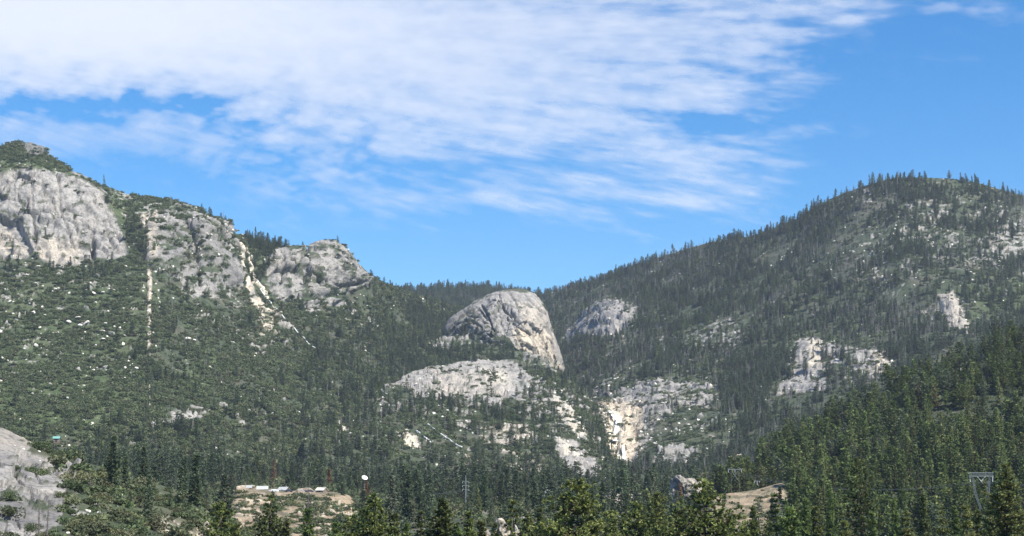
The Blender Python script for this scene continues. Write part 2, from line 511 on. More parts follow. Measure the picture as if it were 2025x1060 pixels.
sh_saddle = sheet("ridge", "far forested saddle on the skyline behind the granite dome",
    [[(500, 790, 3300), (1400, 790, 3300)],
     [(500, 660, 3800), (1400, 660, 3800)],
     [(500, 570, 4600), (700, 572, 4600), (790, 574, 4600), (850, 573, 4600), (900, 571, 4600), (960, 570, 4600), (1010, 574, 4600), (1070, 584, 4600), (1100, 580, 4600), (1200, 568, 4600), (1400, 540, 4600)]],
    450, 1450, 3.0, amp=(14, 5, 4), cell=16,
    rocks=[([(830, 600), (880, 600), (880, 622), (840, 622)], .4, 8), ([(800, 640), (900, 640), (880, 700), (800, 690)], .25, 15)])

LB = -260
sh_left = sheet("mountainside", "high rocky mountain filling the left side of the view",
    [[(LB, 915, 1480), (0, 915, 1480), (200, 915, 1480), (400, 940, 1480), (600, 965, 1500), (800, 965, 1550), (1000, 960, 1700)],
     [(LB, 720, 1950), (0, 720, 1950), (300, 740, 1950), (500, 760, 2000), (700, 790, 2150), (850, 760, 2500), (1000, 700, 2900)],
     [(LB, 525, 2300), (0, 520, 2300), (120, 532, 2300), (250, 512, 2330), (300, 505, 2350), (400, 560, 2350), (480, 585, 2400), (520, 605, 2450), (620, 620, 2500), (740, 612, 2650), (800, 640, 2900), (900, 640, 3200), (1000, 640, 3400)],
     [(LB, 330, 2400), (0, 345, 2400), (60, 335, 2410), (150, 352, 2430), (200, 382, 2440), (250, 430, 2440), (300, 430, 2450), (400, 432, 2460), (460, 458, 2480), (500, 500, 2540), (560, 496, 2570), (640, 482, 2590), (680, 492, 2610), (740, 556, 2750), (800, 592, 3050), (900, 620, 3350), (1000, 630, 3500)],
     [(LB, 225, 2600), (0, 290, 2600), (30, 280, 2600), (60, 284, 2600), (85, 291, 2600), (98, 310, 2600), (150, 343, 2580), (200, 366, 2580), (250, 383, 2580), (300, 391, 2580), (350, 397, 2570), (400, 416, 2560), (440, 441, 2560), (470, 462, 2580), (520, 478, 2640), (560, 488, 2640), (610, 486, 2640), (640, 474, 2640), (665, 475, 2640), (680, 487, 2650), (700, 508, 2690), (720, 532, 2740), (740, 548, 2800), (760, 560, 2860), (800, 576, 3100), (900, 604, 3400), (1000, 618, 3550)]],
    LB, 960, 2.5, amp=(10, 4.5, 4.6), cell=11, sm=5, ridge_keep=.12, seed=1, fresh=[([(461, 440), (466, 440), (474, 478), (482, 520), (489, 566), (485, 568), (476, 525), (466, 470)], .8, 1.4), ([(470, 444), (475, 450), (490, 490), (501, 530), (513, 565), (532, 594), (527, 596), (507, 566), (495, 530), (484, 490)], 1.0, 1.4), ([(498, 590), (520, 600), (545, 612), (540, 640), (526, 660), (515, 640)], .25, 6)],
    rocks=[([(LB, 350), (0, 345), (40, 333), (110, 343), (160, 358), (200, 385), (225, 420), (245, 480), (250, 500), (225, 510), (190, 505), (160, 522), (120, 532), (85, 520), (60, 500), (55, 516), (0, 516), (LB, 530)], 1.0, 5),
           ([(240, 430), (300, 408), (350, 402), (420, 413), (465, 440), (470, 500), (480, 560), (440, 585), (380, 590), (330, 560), (300, 520), (285, 470)], .56, 10),
           ([(440, 528), (475, 525), (478, 568), (445, 570)], .95, 5),
           ([(530, 505), (560, 492), (600, 500), (612, 474), (655, 470), (690, 495), (738, 548), (725, 562), (690, 575), (650, 570), (640, 592), (600, 590), (545, 592), (528, 570)], .70, 8),
           ([(600, 600), (625, 597), (632, 616), (604, 619)], .95, 3), ([(635, 592), (680, 590), (680, 606), (640, 606)], .95, 3),
           ([(35, 288), (80, 278), (98, 312), (60, 305)], .9, 4),
           ([(110, 318), (200, 364), (300, 396), (440, 442), (430, 460), (300, 420), (200, 390), (140, 350)], .36, 10),
           ([(LB, 520), (250, 520), (275, 600), (285, 700), (180, 745), (LB, 745)], .21, 25),
           ([(461, 441), (467, 441), (476, 480), (484, 520), (491, 566), (485, 570), (476, 525), (466, 470)], 1.3, 1.6), ([(470, 444), (475, 450), (490, 490), (501, 530), (513, 565), (532, 594), (527, 596), (507, 566), (495, 530), (484, 490)], 1.5, 1.6), ([(484, 560), (496, 560), (500, 585), (520, 600), (516, 616), (498, 596)], 1.1, 3),
           ([(505, 606), (548, 610), (545, 640), (527, 664), (513, 640)], .64, 5),
           ([(290, 440), (297, 440), (298.5, 560), (297.5, 700), (296.5, 812), (293.5, 812), (292, 600)], .95, 1.5), ([(278, 425), (310, 428), (312, 480), (284, 490)], .5, 6),
           ([(295, 852), (330, 830), (375, 812), (410, 818), (405, 832), (350, 840), (310, 852)], .8, 6),
           ([(490, 590), (560, 620), (600, 700), (540, 720), (490, 660)], .34, 15),
           ([(350, 570), (480, 575), (480, 650), (380, 640)], .33, 20),
           ([(680, 610), (740, 610), (740, 660), (690, 655)], .38, 12),
           ([(440, 770), (560, 800), (540, 840), (430, 830)], .30, 20)],
    tans=[([(-40, 455), (20, 455), (60, 505), (-40, 515)], .35, 10), ([(70, 485), (160, 480), (150, 525), (85, 525)], .4, 12), ([(455, 440), (475, 444), (505, 545), (535, 612), (515, 612), (500, 572), (486, 582)], .62, 5),
          ([(495, 590), (550, 600), (545, 665), (510, 660)], .7, 8), ([(280, 425), (310, 425), (302, 560), (300, 820), (290, 820), (288, 560)], .5, 4)],
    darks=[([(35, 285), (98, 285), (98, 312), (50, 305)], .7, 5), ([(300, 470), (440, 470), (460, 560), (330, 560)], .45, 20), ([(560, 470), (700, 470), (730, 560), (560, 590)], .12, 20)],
    greens=[([(LB, 735), (150, 730), (280, 760), (280, 850), (LB, 850)], .75, 30), ([(380, 680), (430, 690), (440, 770), (360, 780)], .7, 20), ([(LB, 300), (80, 305), (160, 350), (0, 335), (LB, 330)], .6, 12),
            ([(210, 380), (420, 418), (300, 420), (260, 470), (225, 420)], .55, 12), ([(LB, 560), (290, 560), (290, 760), (LB, 760)], .45, 40)],
    recess=[([(22, 354), (34, 345), (50, 350), (63, 358), (62, 367), (48, 361), (32, 355)], 20, 4), ([(58, 358), (66, 347), (82, 341), (78, 350), (64, 360)], 18, 3.5), ([(0, 428), (40, 440), (68, 500), (58, 508), (0, 440)], 9, 4), ([(178, 462), (186, 466), (188, 506), (180, 506)], 10, 3), ([(60, 368), (64, 368), (66, 420), (61, 420)], 5, 2.5), ([(112, 350), (116, 352), (124, 440), (116, 430)], 6, 3)],
    bulge=[([(528, 520), (600, 500), (650, 490), (700, 520), (735, 560), (690, 580), (600, 592), (540, 590)], 16, 45), ([(240, 440), (350, 410), (455, 445), (478, 560), (400, 590), (320, 560)], 22, 60)])

sh_right = sheet("mountainside", "broad forested mountain rising on the right behind the nearer dark forest",
    [[(1020, 820, 2700), (1120, 770, 2900), (1180, 810, 2500), (1200, 850, 2250), (1215, 905, 2020), (1250, 950, 1900), (1400, 980, 1780), (1600, 975, 1760), (1800, 930, 1800), (2300, 930, 1800)],
     [(1020, 745, 3100), (1110, 735, 3100), (1200, 765, 2700), (1300, 750, 2550), (1400, 760, 2450), (1550, 770, 2350), (1700, 760, 2300), (1900, 700, 2350), (2300, 680, 2350)],
     [(1020, 660, 3600), (1110, 650, 3550), (1200, 600, 3400), (1350, 640, 3000), (1550, 650, 2700), (1700, 650, 2600), (1870, 590, 2650), (2000, 580, 2650), (2300, 560, 2650)],
     [(1020, 600, 4400), (1060, 588, 4400), (1090, 580, 4300), (1150, 562, 4150), (1200, 549, 4000), (1260, 524, 3850), (1330, 500, 3700), (1400, 480, 3550), (1480, 468, 3450), (1520, 457, 3400), (1580, 431, 3350), (1640, 395, 3300), (1700, 371, 3250), (1760, 355, 3220), (1800, 351, 3200), (1880, 355, 3200), (1930, 363, 3200), (1980, 377, 3200), (2025, 389, 3200), (2150, 431, 3200), (2300, 481, 3200)]],
    1020, 2290, 2.5, amp=(14, 5, 3.6), cell=12, sm=6, seed=40, fresh=[([(1182, 812), (1205, 806), (1228, 822), (1232, 850), (1224, 878), (1240, 890), (1236, 905), (1208, 888), (1198, 850)], .85, 4), ([(1728, 705), (1745, 707), (1764, 735), (1738, 742)], .3, 4), ([(1602, 662), (1622, 664), (1618, 720), (1596, 720)], .35, 5), ([(1440, 895), (1475, 886), (1466, 912), (1430, 926)], .5, 4)],
    rocks=[([(1112, 668), (1125, 645), (1160, 612), (1190, 600), (1225, 598), (1260, 605), (1248, 632), (1220, 652), (1180, 662), (1140, 672)], .98, 6),
           ([(1370, 640), (1460, 640), (1465, 690), (1380, 705)], .42, 10),
           ([(1690, 500), (1750, 400), (1850, 385), (2080, 420), (2080, 560), (1950, 540), (1850, 520), (1790, 580), (1710, 590)], .31, 15),
           ([(1950, 440), (2040, 430), (2040, 500), (1960, 490)], .55, 12),
           ([(1855, 590), (1885, 583), (1905, 605), (1917, 640), (1914, 672), (1895, 650), (1875, 645), (1862, 620)], 1.2, 4),
           ([(1815, 610), (1860, 600), (1880, 660), (1820, 650)], .4, 8),
           ([(1540, 762), (1550, 720), (1575, 663), (1610, 658), (1650, 678), (1700, 680), (1735, 688), (1768, 730), (1790, 735), (1740, 748), (1700, 757), (1690, 772), (1650, 735), (1635, 768), (1590, 772)], .50, 7),
           ([(1572, 668), (1600, 656), (1628, 664), (1622, 735), (1570, 735)], 1.1, 5), ([(1540, 745), (1575, 730), (1615, 735), (1645, 770), (1535, 770)], 1.1, 5), ([(1690, 690), (1735, 690), (1768, 732), (1735, 745), (1700, 740)], 1.05, 5), ([(1635, 668), (1650, 668), (1655, 710), (1640, 705)], .9, 4),
           ([(1690, 395), (1715, 368), (1735, 372), (1720, 400)], .7, 6),
           ([(1180, 800), (1230, 770), (1290, 752), (1350, 743), (1412, 755), (1407, 805), (1340, 802), (1300, 832), (1270, 880), (1245, 908), (1215, 892), (1200, 880), (1195, 850), (1185, 830)], .74, 7), ([(1225, 775), (1290, 755), (1340, 770), (1290, 800), (1262, 860), (1235, 800)], 1.05, 6),
           ([(1178, 790), (1215, 795), (1272, 795), (1268, 830), (1262, 862), (1245, 902), (1198, 888), (1193, 850)], 1.5, 4),
           ([(1120, 740), (1200, 735), (1215, 790), (1170, 785)], .52, 8),
           ([(1288, 905), (1300, 880), (1340, 872), (1380, 880), (1370, 905)], .8, 5),
           ([(1412, 925), (1430, 900), (1475, 885), (1468, 915), (1430, 928)], .9, 4),
           ([(1190, 650), (1380, 650), (1380, 740), (1200, 740)], .22, 20),
           ([(1400, 695), (1430, 690), (1430, 755), (1405, 755)], .35, 8), ([(1380, 820), (1470, 815), (1420, 850), (1330, 850)], .35, 10)],
    tans=[([(1180, 798), (1215, 793), (1272, 793), (1268, 830), (1262, 862), (1245, 902), (1200, 888), (1193, 850)], .85, 6), ([(1600, 660), (1625, 662), (1622, 730), (1590, 725)], .45, 6), ([(1725, 705), (1745, 705), (1765, 735), (1735, 742)], .6, 5),
          ([(1412, 925), (1430, 900), (1475, 885), (1468, 915)], .45, 5), ([(1855, 590), (1885, 583), (1917, 640), (1914, 672), (1875, 645)], .22, 6)],
    greens=[([(1330, 690), (1450, 690), (1440, 740), (1330, 740)], .4, 20), ([(1540, 640), (1700, 620), (1730, 670), (1560, 655)], .4, 20), ([(1920, 560), (2050, 560), (2050, 640), (1920, 640)], .5, 20)],
    recess=[([(1225, 800), (1262, 792), (1270, 806), (1240, 806)], 8, 3), ([(1240, 842), (1262, 840), (1258, 862), (1240, 862)], 10, 4), ([(1195, 838), (1226, 838), (1226, 884), (1200, 884)], 5, 5)],
    bulge=[([(1548, 760), (1575, 665), (1650, 680), (1735, 690), (1765, 735), (1690, 765), (1635, 768)], 6, 40), ([(1112, 668), (1160, 612), (1225, 598), (1260, 605), (1220, 652), (1140, 672)], 9, 30), ([(1855, 590), (1885, 583), (1917, 640), (1914, 672), (1870, 640)], 8, 18)])

sh_should = sheet("shoulder", "wooded brushy shoulder at the foot of the granite dome",
    [[(700, 900, 2250), (800, 860, 2450), (950, 840, 2550), (1100, 850, 2550), (1190, 860, 2500)],
     [(700, 800, 2500), (780, 716, 2750), (830, 684, 2850), (880, 668, 2880), (930, 656, 2880), (980, 660, 2870), (1020, 686, 2850), (1060, 702, 2840), (1090, 722, 2830), (1130, 752, 2800), (1200, 800, 2700)]],
    700, 1200, 2.5, amp=(8, 4, 6), seed=80, sm=3, ridge_keep=.3, back=((40, -6), (120, -50), (300, -200)),
    rocks=[([(830, 705), (850, 668), (910, 656), (950, 665), (900, 692)], .62, 8), ([(1010, 690), (1080, 705), (1110, 735), (1060, 745), (1020, 715)], .5, 8), ([(1050, 730), (1180, 770), (1190, 830), (1100, 800)], .34, 12)],
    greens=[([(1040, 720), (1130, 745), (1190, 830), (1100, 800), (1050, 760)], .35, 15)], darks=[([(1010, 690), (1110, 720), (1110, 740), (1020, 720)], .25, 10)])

sh_hump = sheet("hill", "rounded hill of granite slabs and brush below the dome",
    [[(600, 1010, 1400), (900, 1000, 1480), (1100, 1000, 1520), (1260, 1010, 1560)],
     [(600, 900, 1650), (760, 835, 1900), (900, 810, 2100), (1050, 812, 2150), (1130, 835, 2050), (1180, 885, 1950), (1205, 925, 1850), (1260, 970, 1700)],
     [(600, 870, 1750), (640, 842, 1900), (700, 806, 2100), (745, 772, 2250), (800, 746, 2400), (850, 724, 2500), (900, 714, 2550), (960, 710, 2600), (1020, 711, 2600), (1080, 728, 2550), (1120, 748, 2500), (1160, 778, 2400), (1180, 806, 2300), (1192, 850, 2150), (1202, 895, 1980), (1225, 938, 1850), (1260, 965, 1750)]],
    600, 1258, 2.5, amp=(11, 6, 3.6), fresh=[([(782, 855), (815, 860), (836, 886), (830, 902), (800, 890), (790, 875)], .5, 3), ([(1092, 783), (1122, 800), (1150, 838), (1162, 862), (1140, 864), (1122, 840), (1104, 815)], .5, 4), ([(668, 835), (682, 838), (692, 856), (678, 854)], .7, 3), ([(955, 730), (1000, 735), (1010, 770), (960, 760)], .4, 12), ([(1100, 872), (1125, 876), (1150, 910), (1120, 905)], .45, 6)], seed=120, sm=4, ridge_keep=.3, back=((40, -8), (120, -60), (300, -200)),
    rocks=[([(742, 775), (780, 745), (850, 722), (900, 712), (950, 708), (1010, 712), (1040, 740), (1040, 775), (990, 802), (930, 795), (890, 785), (840, 792), (800, 765)], .88, 8),
           ([(1092, 783), (1122, 800), (1150, 838), (1162, 862), (1140, 864), (1122, 840), (1104, 815)], 1.25, 4), ([(1155, 770), (1185, 800), (1192, 850), (1172, 840)], .5, 6),
           ([(1098, 872), (1140, 880), (1187, 920), (1182, 947), (1150, 938), (1120, 922), (1100, 900)], 1.0, 6),
           ([(945, 845), (1040, 838), (1065, 880), (1000, 895), (950, 885)], .66, 9),
           ([(780, 853), (815, 858), (836, 885), (832, 902), (800, 890), (790, 873)], .80, 4), ([(668, 835), (682, 838), (692, 856), (678, 854)], .97, 3), ([(895, 835), (935, 830), (930, 850), (900, 852)], .7, 6),
           ([(1000, 720), (1180, 790), (1190, 900), (1060, 850), (1040, 780)], .42, 15),
           ([(880, 895), (1080, 905), (1080, 960), (900, 955)], .42, 15), ([(915, 930), (960, 925), (965, 955), (920, 960)], .5, 6), ([(890, 775), (960, 795), (940, 830), (900, 815)], .5, 8), ([(1000, 735), (1060, 740), (1100, 800), (1040, 830)], .58, 10), ([(740, 790), (860, 790), (850, 830), (760, 830)], .42, 10)],
    tans=[([(780, 853), (815, 858), (836, 885), (832, 902), (800, 890)], .3, 4), ([(880, 895), (1080, 905), (1080, 960), (880, 960)], .5, 15), ([(945, 845), (1040, 838), (1065, 880), (950, 885)], .4, 9), ([(860, 740), (1000, 740), (1000, 790), (860, 780)], .2, 15)],
    greens=[([(1040, 790), (1120, 820), (1100, 860), (1040, 850)], .3, 12)])

VB = -300
sh_valley = sheet("valley_floor", "wooded floor of the valley between the near slopes and the mountains",
    [[(VB, 1235, 420), (2350, 1235, 420)],
     [(VB, 1025, 800), (2350, 1025, 800)],
     [(VB, 965, 1150), (450, 968, 1150), (700, 985, 1150), (2350, 990, 1150)],
     [(VB, 905, 1500), (300, 915, 1500), (600, 945, 1560), (800, 962, 1580), (1300, 965, 1650), (2350, 950, 1650)]],
    VB, 2350, 5, amp=(4, 2, 3), seed=200, sm=5, base_rock=.16, back=((200, 10), (500, 30)),
    soils=[([(1430, 930), (1600, 930), (1600, 1000), (1400, 1010)], .3, 20)])

sh_knoll = sheet("knoll", "low brushy knoll with a pinkish bare rock patch in mid valley",
    [[(1040, 1080, 700), (1420, 1080, 700)], [(1040, 1020, 1000), (1100, 1000, 1040), (1180, 975, 1050), (1220, 965, 1050), (1270, 972, 1040), (1320, 990, 1000), (1420, 1030, 980)]],
    1040, 1420, 2.5, amp=(4, 2, 3), seed=240, sm=3, sc=2.4, back=((60, -6), (200, -30)),
    rocks=[([(1185, 980), (1215, 966), (1255, 968), (1285, 985), (1270, 1000), (1230, 1005), (1200, 995)], .72, 6), ([(1120, 990), (1160, 990), (1160, 1010), (1120, 1010)], .3, 6)],
    tans=[([(1185, 980), (1285, 970), (1285, 1005), (1190, 1005)], .6, 10)])

sh_bank = sheet("bank", "sandy bank with dry grass and scattered bushes below the cabins",
    [[(400, 1140, 480), (760, 1140, 480)], [(400, 1060, 680), (560, 1050, 700), (680, 1060, 700), (760, 1090, 680)],
     [(400, 1030, 900), (430, 1003, 930), (470, 968, 960), (560, 975, 950), (640, 978, 940), (670, 986, 930), (700, 1012, 900), (735, 1050, 880), (760, 1080, 870)]],
    400, 760, 2.0, amp=(3, 2, 2.5), seed=260, sm=3, cell=7, sc=2.4, base_rock=.2, back=((40, 1), (120, 2), (260, -2)),
    soils=[([(465, 960), (690, 960), (720, 1010), (680, 1070), (580, 1080), (470, 1080), (450, 1020)], .9, 10)],
    greens=[([(660, 970), (705, 990), (730, 1060), (690, 1050)], .7, 10), ([(560, 985), (640, 985), (640, 1000), (540, 1000)], .3, 8)],
    tans=[([(380, 950), (780, 950), (780, 1150), (380, 1150)], .75, 10)],
    rocks=[([(470, 1000), (520, 995), (520, 1030), (470, 1030)], .5, 8), ([(640, 1010), (700, 1010), (690, 1060), (600, 1060)], .35, 10)])

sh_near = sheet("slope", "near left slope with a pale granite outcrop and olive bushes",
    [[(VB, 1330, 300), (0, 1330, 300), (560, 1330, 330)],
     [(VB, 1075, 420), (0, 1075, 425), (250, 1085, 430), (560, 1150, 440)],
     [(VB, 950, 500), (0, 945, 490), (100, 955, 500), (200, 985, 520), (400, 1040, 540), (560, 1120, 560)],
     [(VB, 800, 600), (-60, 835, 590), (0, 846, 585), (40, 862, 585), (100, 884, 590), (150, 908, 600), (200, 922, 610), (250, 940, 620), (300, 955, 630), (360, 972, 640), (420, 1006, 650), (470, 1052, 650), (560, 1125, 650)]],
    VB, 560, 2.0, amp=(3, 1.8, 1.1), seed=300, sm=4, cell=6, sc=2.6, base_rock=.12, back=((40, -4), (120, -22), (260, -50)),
    rocks=[([(VB, 830), (0, 846), (45, 862), (62, 890), (100, 902), (152, 930), (152, 952), (126, 962), (130, 992), (118, 1045), (60, 1075), (VB, 1110)], .88, 5), ([(300, 1010), (420, 1030), (440, 1070), (330, 1070)], .3, 15), ([(380, 1045), (430, 1040), (430, 1075), (370, 1075)], .6, 6)],
    tans=[([(VB, 830), (0, 846), (50, 862), (60, 890), (0, 880)], .3, 8), ([(280, 990), (440, 1010), (440, 1080), (300, 1080)], .7, 15), ([(40, 860), (80, 868), (80, 880), (50, 880)], .8, 5)],
    greens=[([(160, 920), (300, 950), (400, 1010), (350, 1060), (200, 1060), (150, 1000)], .12, 20)],
    recess=[([(-60, 906), (0, 903), (22, 913), (42, 920), (40, 932), (0, 934), (-60, 938)], 10, 3), ([(82, 978), (120, 974), (122, 984), (85, 986)], 4, 3), ([(95, 905), (120, 912), (124, 924), (100, 918)], 3, 3)],
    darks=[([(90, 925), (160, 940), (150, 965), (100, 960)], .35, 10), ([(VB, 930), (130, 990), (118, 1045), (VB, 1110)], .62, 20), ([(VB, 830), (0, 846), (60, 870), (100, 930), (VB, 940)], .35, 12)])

sh_forest = sheet("hillside", "steep nearer hillside on the right carrying dense dark conifers",
    [[(1370, 1140, 600), (1600, 1120, 640), (1800, 1100, 680), (2300, 1100, 690)],
     [(1370, 1050, 850), (1600, 990, 880), (1800, 940, 900), (2025, 905, 920), (2300, 885, 920)],
     [(1370, 1008, 1000), (1440, 972, 1020), (1500, 925, 1080), (1560, 880, 1120), (1640, 846, 1160), (1700, 812, 1180), (1750, 790, 1190), (1800, 760, 1200), (1850, 737, 1200), (1900, 716, 1210), (1960, 690, 1210), (2025, 668, 1220), (2300, 580, 1250)]],
    1370, 2290, 4, amp=(6, 3, 3), seed=340, sm=4, base_rock=.1, back=((60, -4), (160, -30), (400, -120)))

sh_cut = sheet("cut_bank", "bare tan earth bank below the wooden line poles on the right",
    [[(1290, 1150, 520), (1720, 1150, 520)],
     [(1290, 1070, 790), (1340, 1040, 800), (1400, 990, 825), (1440, 975, 840), (1500, 968, 850), (1545, 955, 860), (1580, 968, 860), (1640, 1003, 850), (1720, 1065, 820)]],
    1290, 1720, 2.0, amp=(2, 1.4, 1.5), seed=380, sm=3, cell=6, sc=2.4, base_rock=.1, back=((30, 0), (90, -6), (200, -20)),
    soils=[([(1290, 1100), (1430, 975), (1500, 962), (1550, 950), (1552, 990), (1530, 1030), (1480, 1080), (1300, 1120)], .85, 6)],
    tans=[([(1290, 950), (1720, 950), (1720, 1150), (1290, 1150)], .6, 10)])

# ------------------------------------------------------------------ granite dome and small bare knobs: closed rock bodies
def rock_body(name, label, cat, outline, Y0, thick, cracks=(), recess=(), amp=(6, 4, 7), tans=(), darks=(), rocks=None, greens=(), nph=260, ns=90, seed=0, kind='structure', front_pow=.5, centre=None, sc=1.0):
    ol = np.asarray(outline, float)
    c = np.asarray(centre, float) if centre else ol.mean(0)
    ph = np.linspace(0, 2 * math.pi, nph, endpoint=False)
    rad = np.zeros(nph)
    for k, a in enumerate(ph):                   # radius of the outline along each direction
        dx, dy = math.cos(a), math.sin(a); best = 1.0
        for i in range(len(ol)):
            (ax, ay), (bx, by) = ol[i] - c, ol[(i + 1) % len(ol)] - c
            ex, ey = bx - ax, by - ay
            den = dx * ey - dy * ex
            if abs(den) < 1e-9: continue
            t = (ax * ey - ay * ex) / den; u = (ax * dy - ay * dx) / den
            if t > 0 and -1e-6 <= u <= 1 + 1e-6: best = max(best, t)
        rad[k] = best
    rad = np.convolve(np.concatenate([rad[-1:], rad, rad[:1]]), [.25, .5, .25], 'valid')
    s = np.linspace(0, 1, ns) ** .75
    verts, PXs, PYs = [], [], []
    for sgn in (-1, 1):
        for i, sv in enumerate(s if sgn < 0 else s[::-1][1:]):
            px = c[0] + np.cos(ph) * rad * sv; py = c[1] + np.sin(ph) * rad * sv
            Y = Y0 + sgn * thick * (1 - sv ** 2) ** front_pow
            verts.append(P(px, py, Y)); PXs.append(px); PYs.append(py)
    V = np.array(verts); PX, PY = np.array(PXs), np.array(PYs)
    X, Y, Z = V[..., 0] * sc, V[..., 1] * sc, V[..., 2] * sc
    du = np.roll(V, -1, 1) - np.roll(V, 1, 1); dv = np.gradient(V, axis=0)
    nm = np.cross(du, dv); nm /= np.linalg.norm(nm, axis=-1, keepdims=True) + 1e-9
    if nm[len(V) // 4, 0, 1] > 0: nm = -nm
    nm[0] = (0, -1, 0); nm[-1] = (0, 1, 0)
    rock, tan, dark, green, soil, fac = fields(PX, PY, X, Y, Z, rocks or [([(-9999, -9999), (9999, -9999), (9999, 9999), (-9999, 9999)], 1.0, 5)], 11, tans, darks, greens)
    med = (fbm(X / 45 + seed, Z / 60, Y / 45, 4, 41, .55) - .5) * 2 * amp[1]
    rr = np.abs(fbm(X / 24 + seed, Z / 55, Y / 24, 4, 51, .55) - .5) * 2
    d = (fbm(X / 120 + seed, Z / 120, Y / 120, 2, 31) - .5) * 2 * amp[0] + med + ((rr - .25) * .45 + fac * .75 + (np.abs(fbm(X / 9 + seed, Z / 20, Y / 9, 3, 71, .6) - .5) * 2 - .25) * .2) * amp[2] * rock
    for pts, w, dep in cracks:
        jt = (fbm(X / 9, Z / 9, Y / 9, 3, 181, .6) - .5) * 8
        q = sstep(w * .8, w * .15, line_d(PX + 2.0 * med / max(amp[1], .1) + jt, PY + 1.5 * med / max(amp[1], .1) + jt * .7, pts))
        d = d - dep * q; dark = np.maximum(dark, .6 * q)
    for poly, dep, fe in recess:
        d = d - dep * sstep(-fe * .3, fe, poly_sd(PX, PY, poly))
    rim = np.concatenate([s, s[::-1][1:]])[:, None]
    d = (d - amp[0] * .5 * rim ** 3) * (1 - .75 * rim ** 6)
    V = V + nm * d[..., None]
    nr = len(V)
    idx = np.arange(nr * nph).reshape(nr, nph)
    nxt = np.roll(idx, -1, 1)
    q = np.stack([idx[:-1], nxt[:-1], nxt[1:], idx[1:]], -1).reshape(-1, 4)
    me = mesh_np(name, V.reshape(-1, 3), q, [M_TERR], True, attrs=dict(rock=rock, tan=tan, dark=dark, green=green, soil=soil))
    o = obj(name, me)
    tag(o, label, cat, kind=kind)
    SHEETS[label] = dict(V=V[:ns], PX=PX[:ns], PY=PY[:ns], rock=rock[:ns], green=green[:ns], soil=soil[:ns])
    return SHEETS[label]

sh_dome = rock_body("granite_dome", "steep bald granite dome standing in the middle of the valley head", "rock dome",
    [(842, 700), (862, 668), (880, 640), (892, 626), (915, 610), (938, 594), (960, 582), (984, 573), (1000, 570), (1022, 568), (1040, 570), (1058, 580), (1074, 596), (1084, 615), (1090, 640), (1098, 665), (1106, 690), (1112, 712), (1117, 732), (1112, 760), (1020, 770), (900, 760), (850, 740)],
    3000, 170, centre=(1000, 672), front_pow=.6,
    cracks=[([(950, 600), (960, 615), (970, 640), (976, 655)], 4, 10), ([(940, 606), (950, 612), (962, 632)], 3, 6), ([(984, 574), (990, 592), (998, 608), (1006, 618)], 2.6, 7), ([(972, 590), (990, 598), (1000, 612), (1012, 622)], 3, 9),
            ([(1004, 572), (1018, 590), (1028, 615), (1026, 630), (1040, 650)], 2.2, 5), ([(1018, 632), (1030, 650), (1052, 664), (1060, 680), (1064, 698)], 5, 16), ([(1063, 604), (1080, 622)], 3, 6), ([(1010, 612), (1030, 640)], 3, 8), ([(1084, 640), (1100, 690)], 3, 6), ([(1045, 610), (1040, 650), (1056, 662)], 2.5, 5), ([(1040, 578), (1056, 596), (1066, 604)], 3, 6), ([(1072, 600), (1070, 640), (1066, 668)], 2, 4), ([(984, 574), (1004, 573)], 2, 6),
            ([(900, 640), (930, 632), (950, 645)], 3, 6), ([(915, 612), (925, 625), (945, 628)], 3, 6)],
    recess=[([(1075, 645), (1086, 645), (1090, 665), (1078, 662)], 6, 3)],
    rocks=[([(860, 672), (892, 624), (984, 571), (1060, 578), (1090, 630), (1120, 735), (1100, 728), (1080, 700), (1060, 702), (1022, 690), (1010, 668), (985, 655), (960, 640), (945, 610), (930, 604)], 1.12, 4), ([(840, 700), (880, 630), (945, 590), (985, 655), (1000, 700), (860, 710)], .64, 8)],
    tans=[([(1020, 650), (1050, 655), (1085, 650), (1112, 735), (1090, 715), (1060, 700), (1022, 690)], .65, 10), ([(1030, 600), (1075, 600), (1090, 660), (1040, 650)], .30, 15)],
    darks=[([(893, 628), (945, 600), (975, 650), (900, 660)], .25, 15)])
PLANT_KNOBS = []
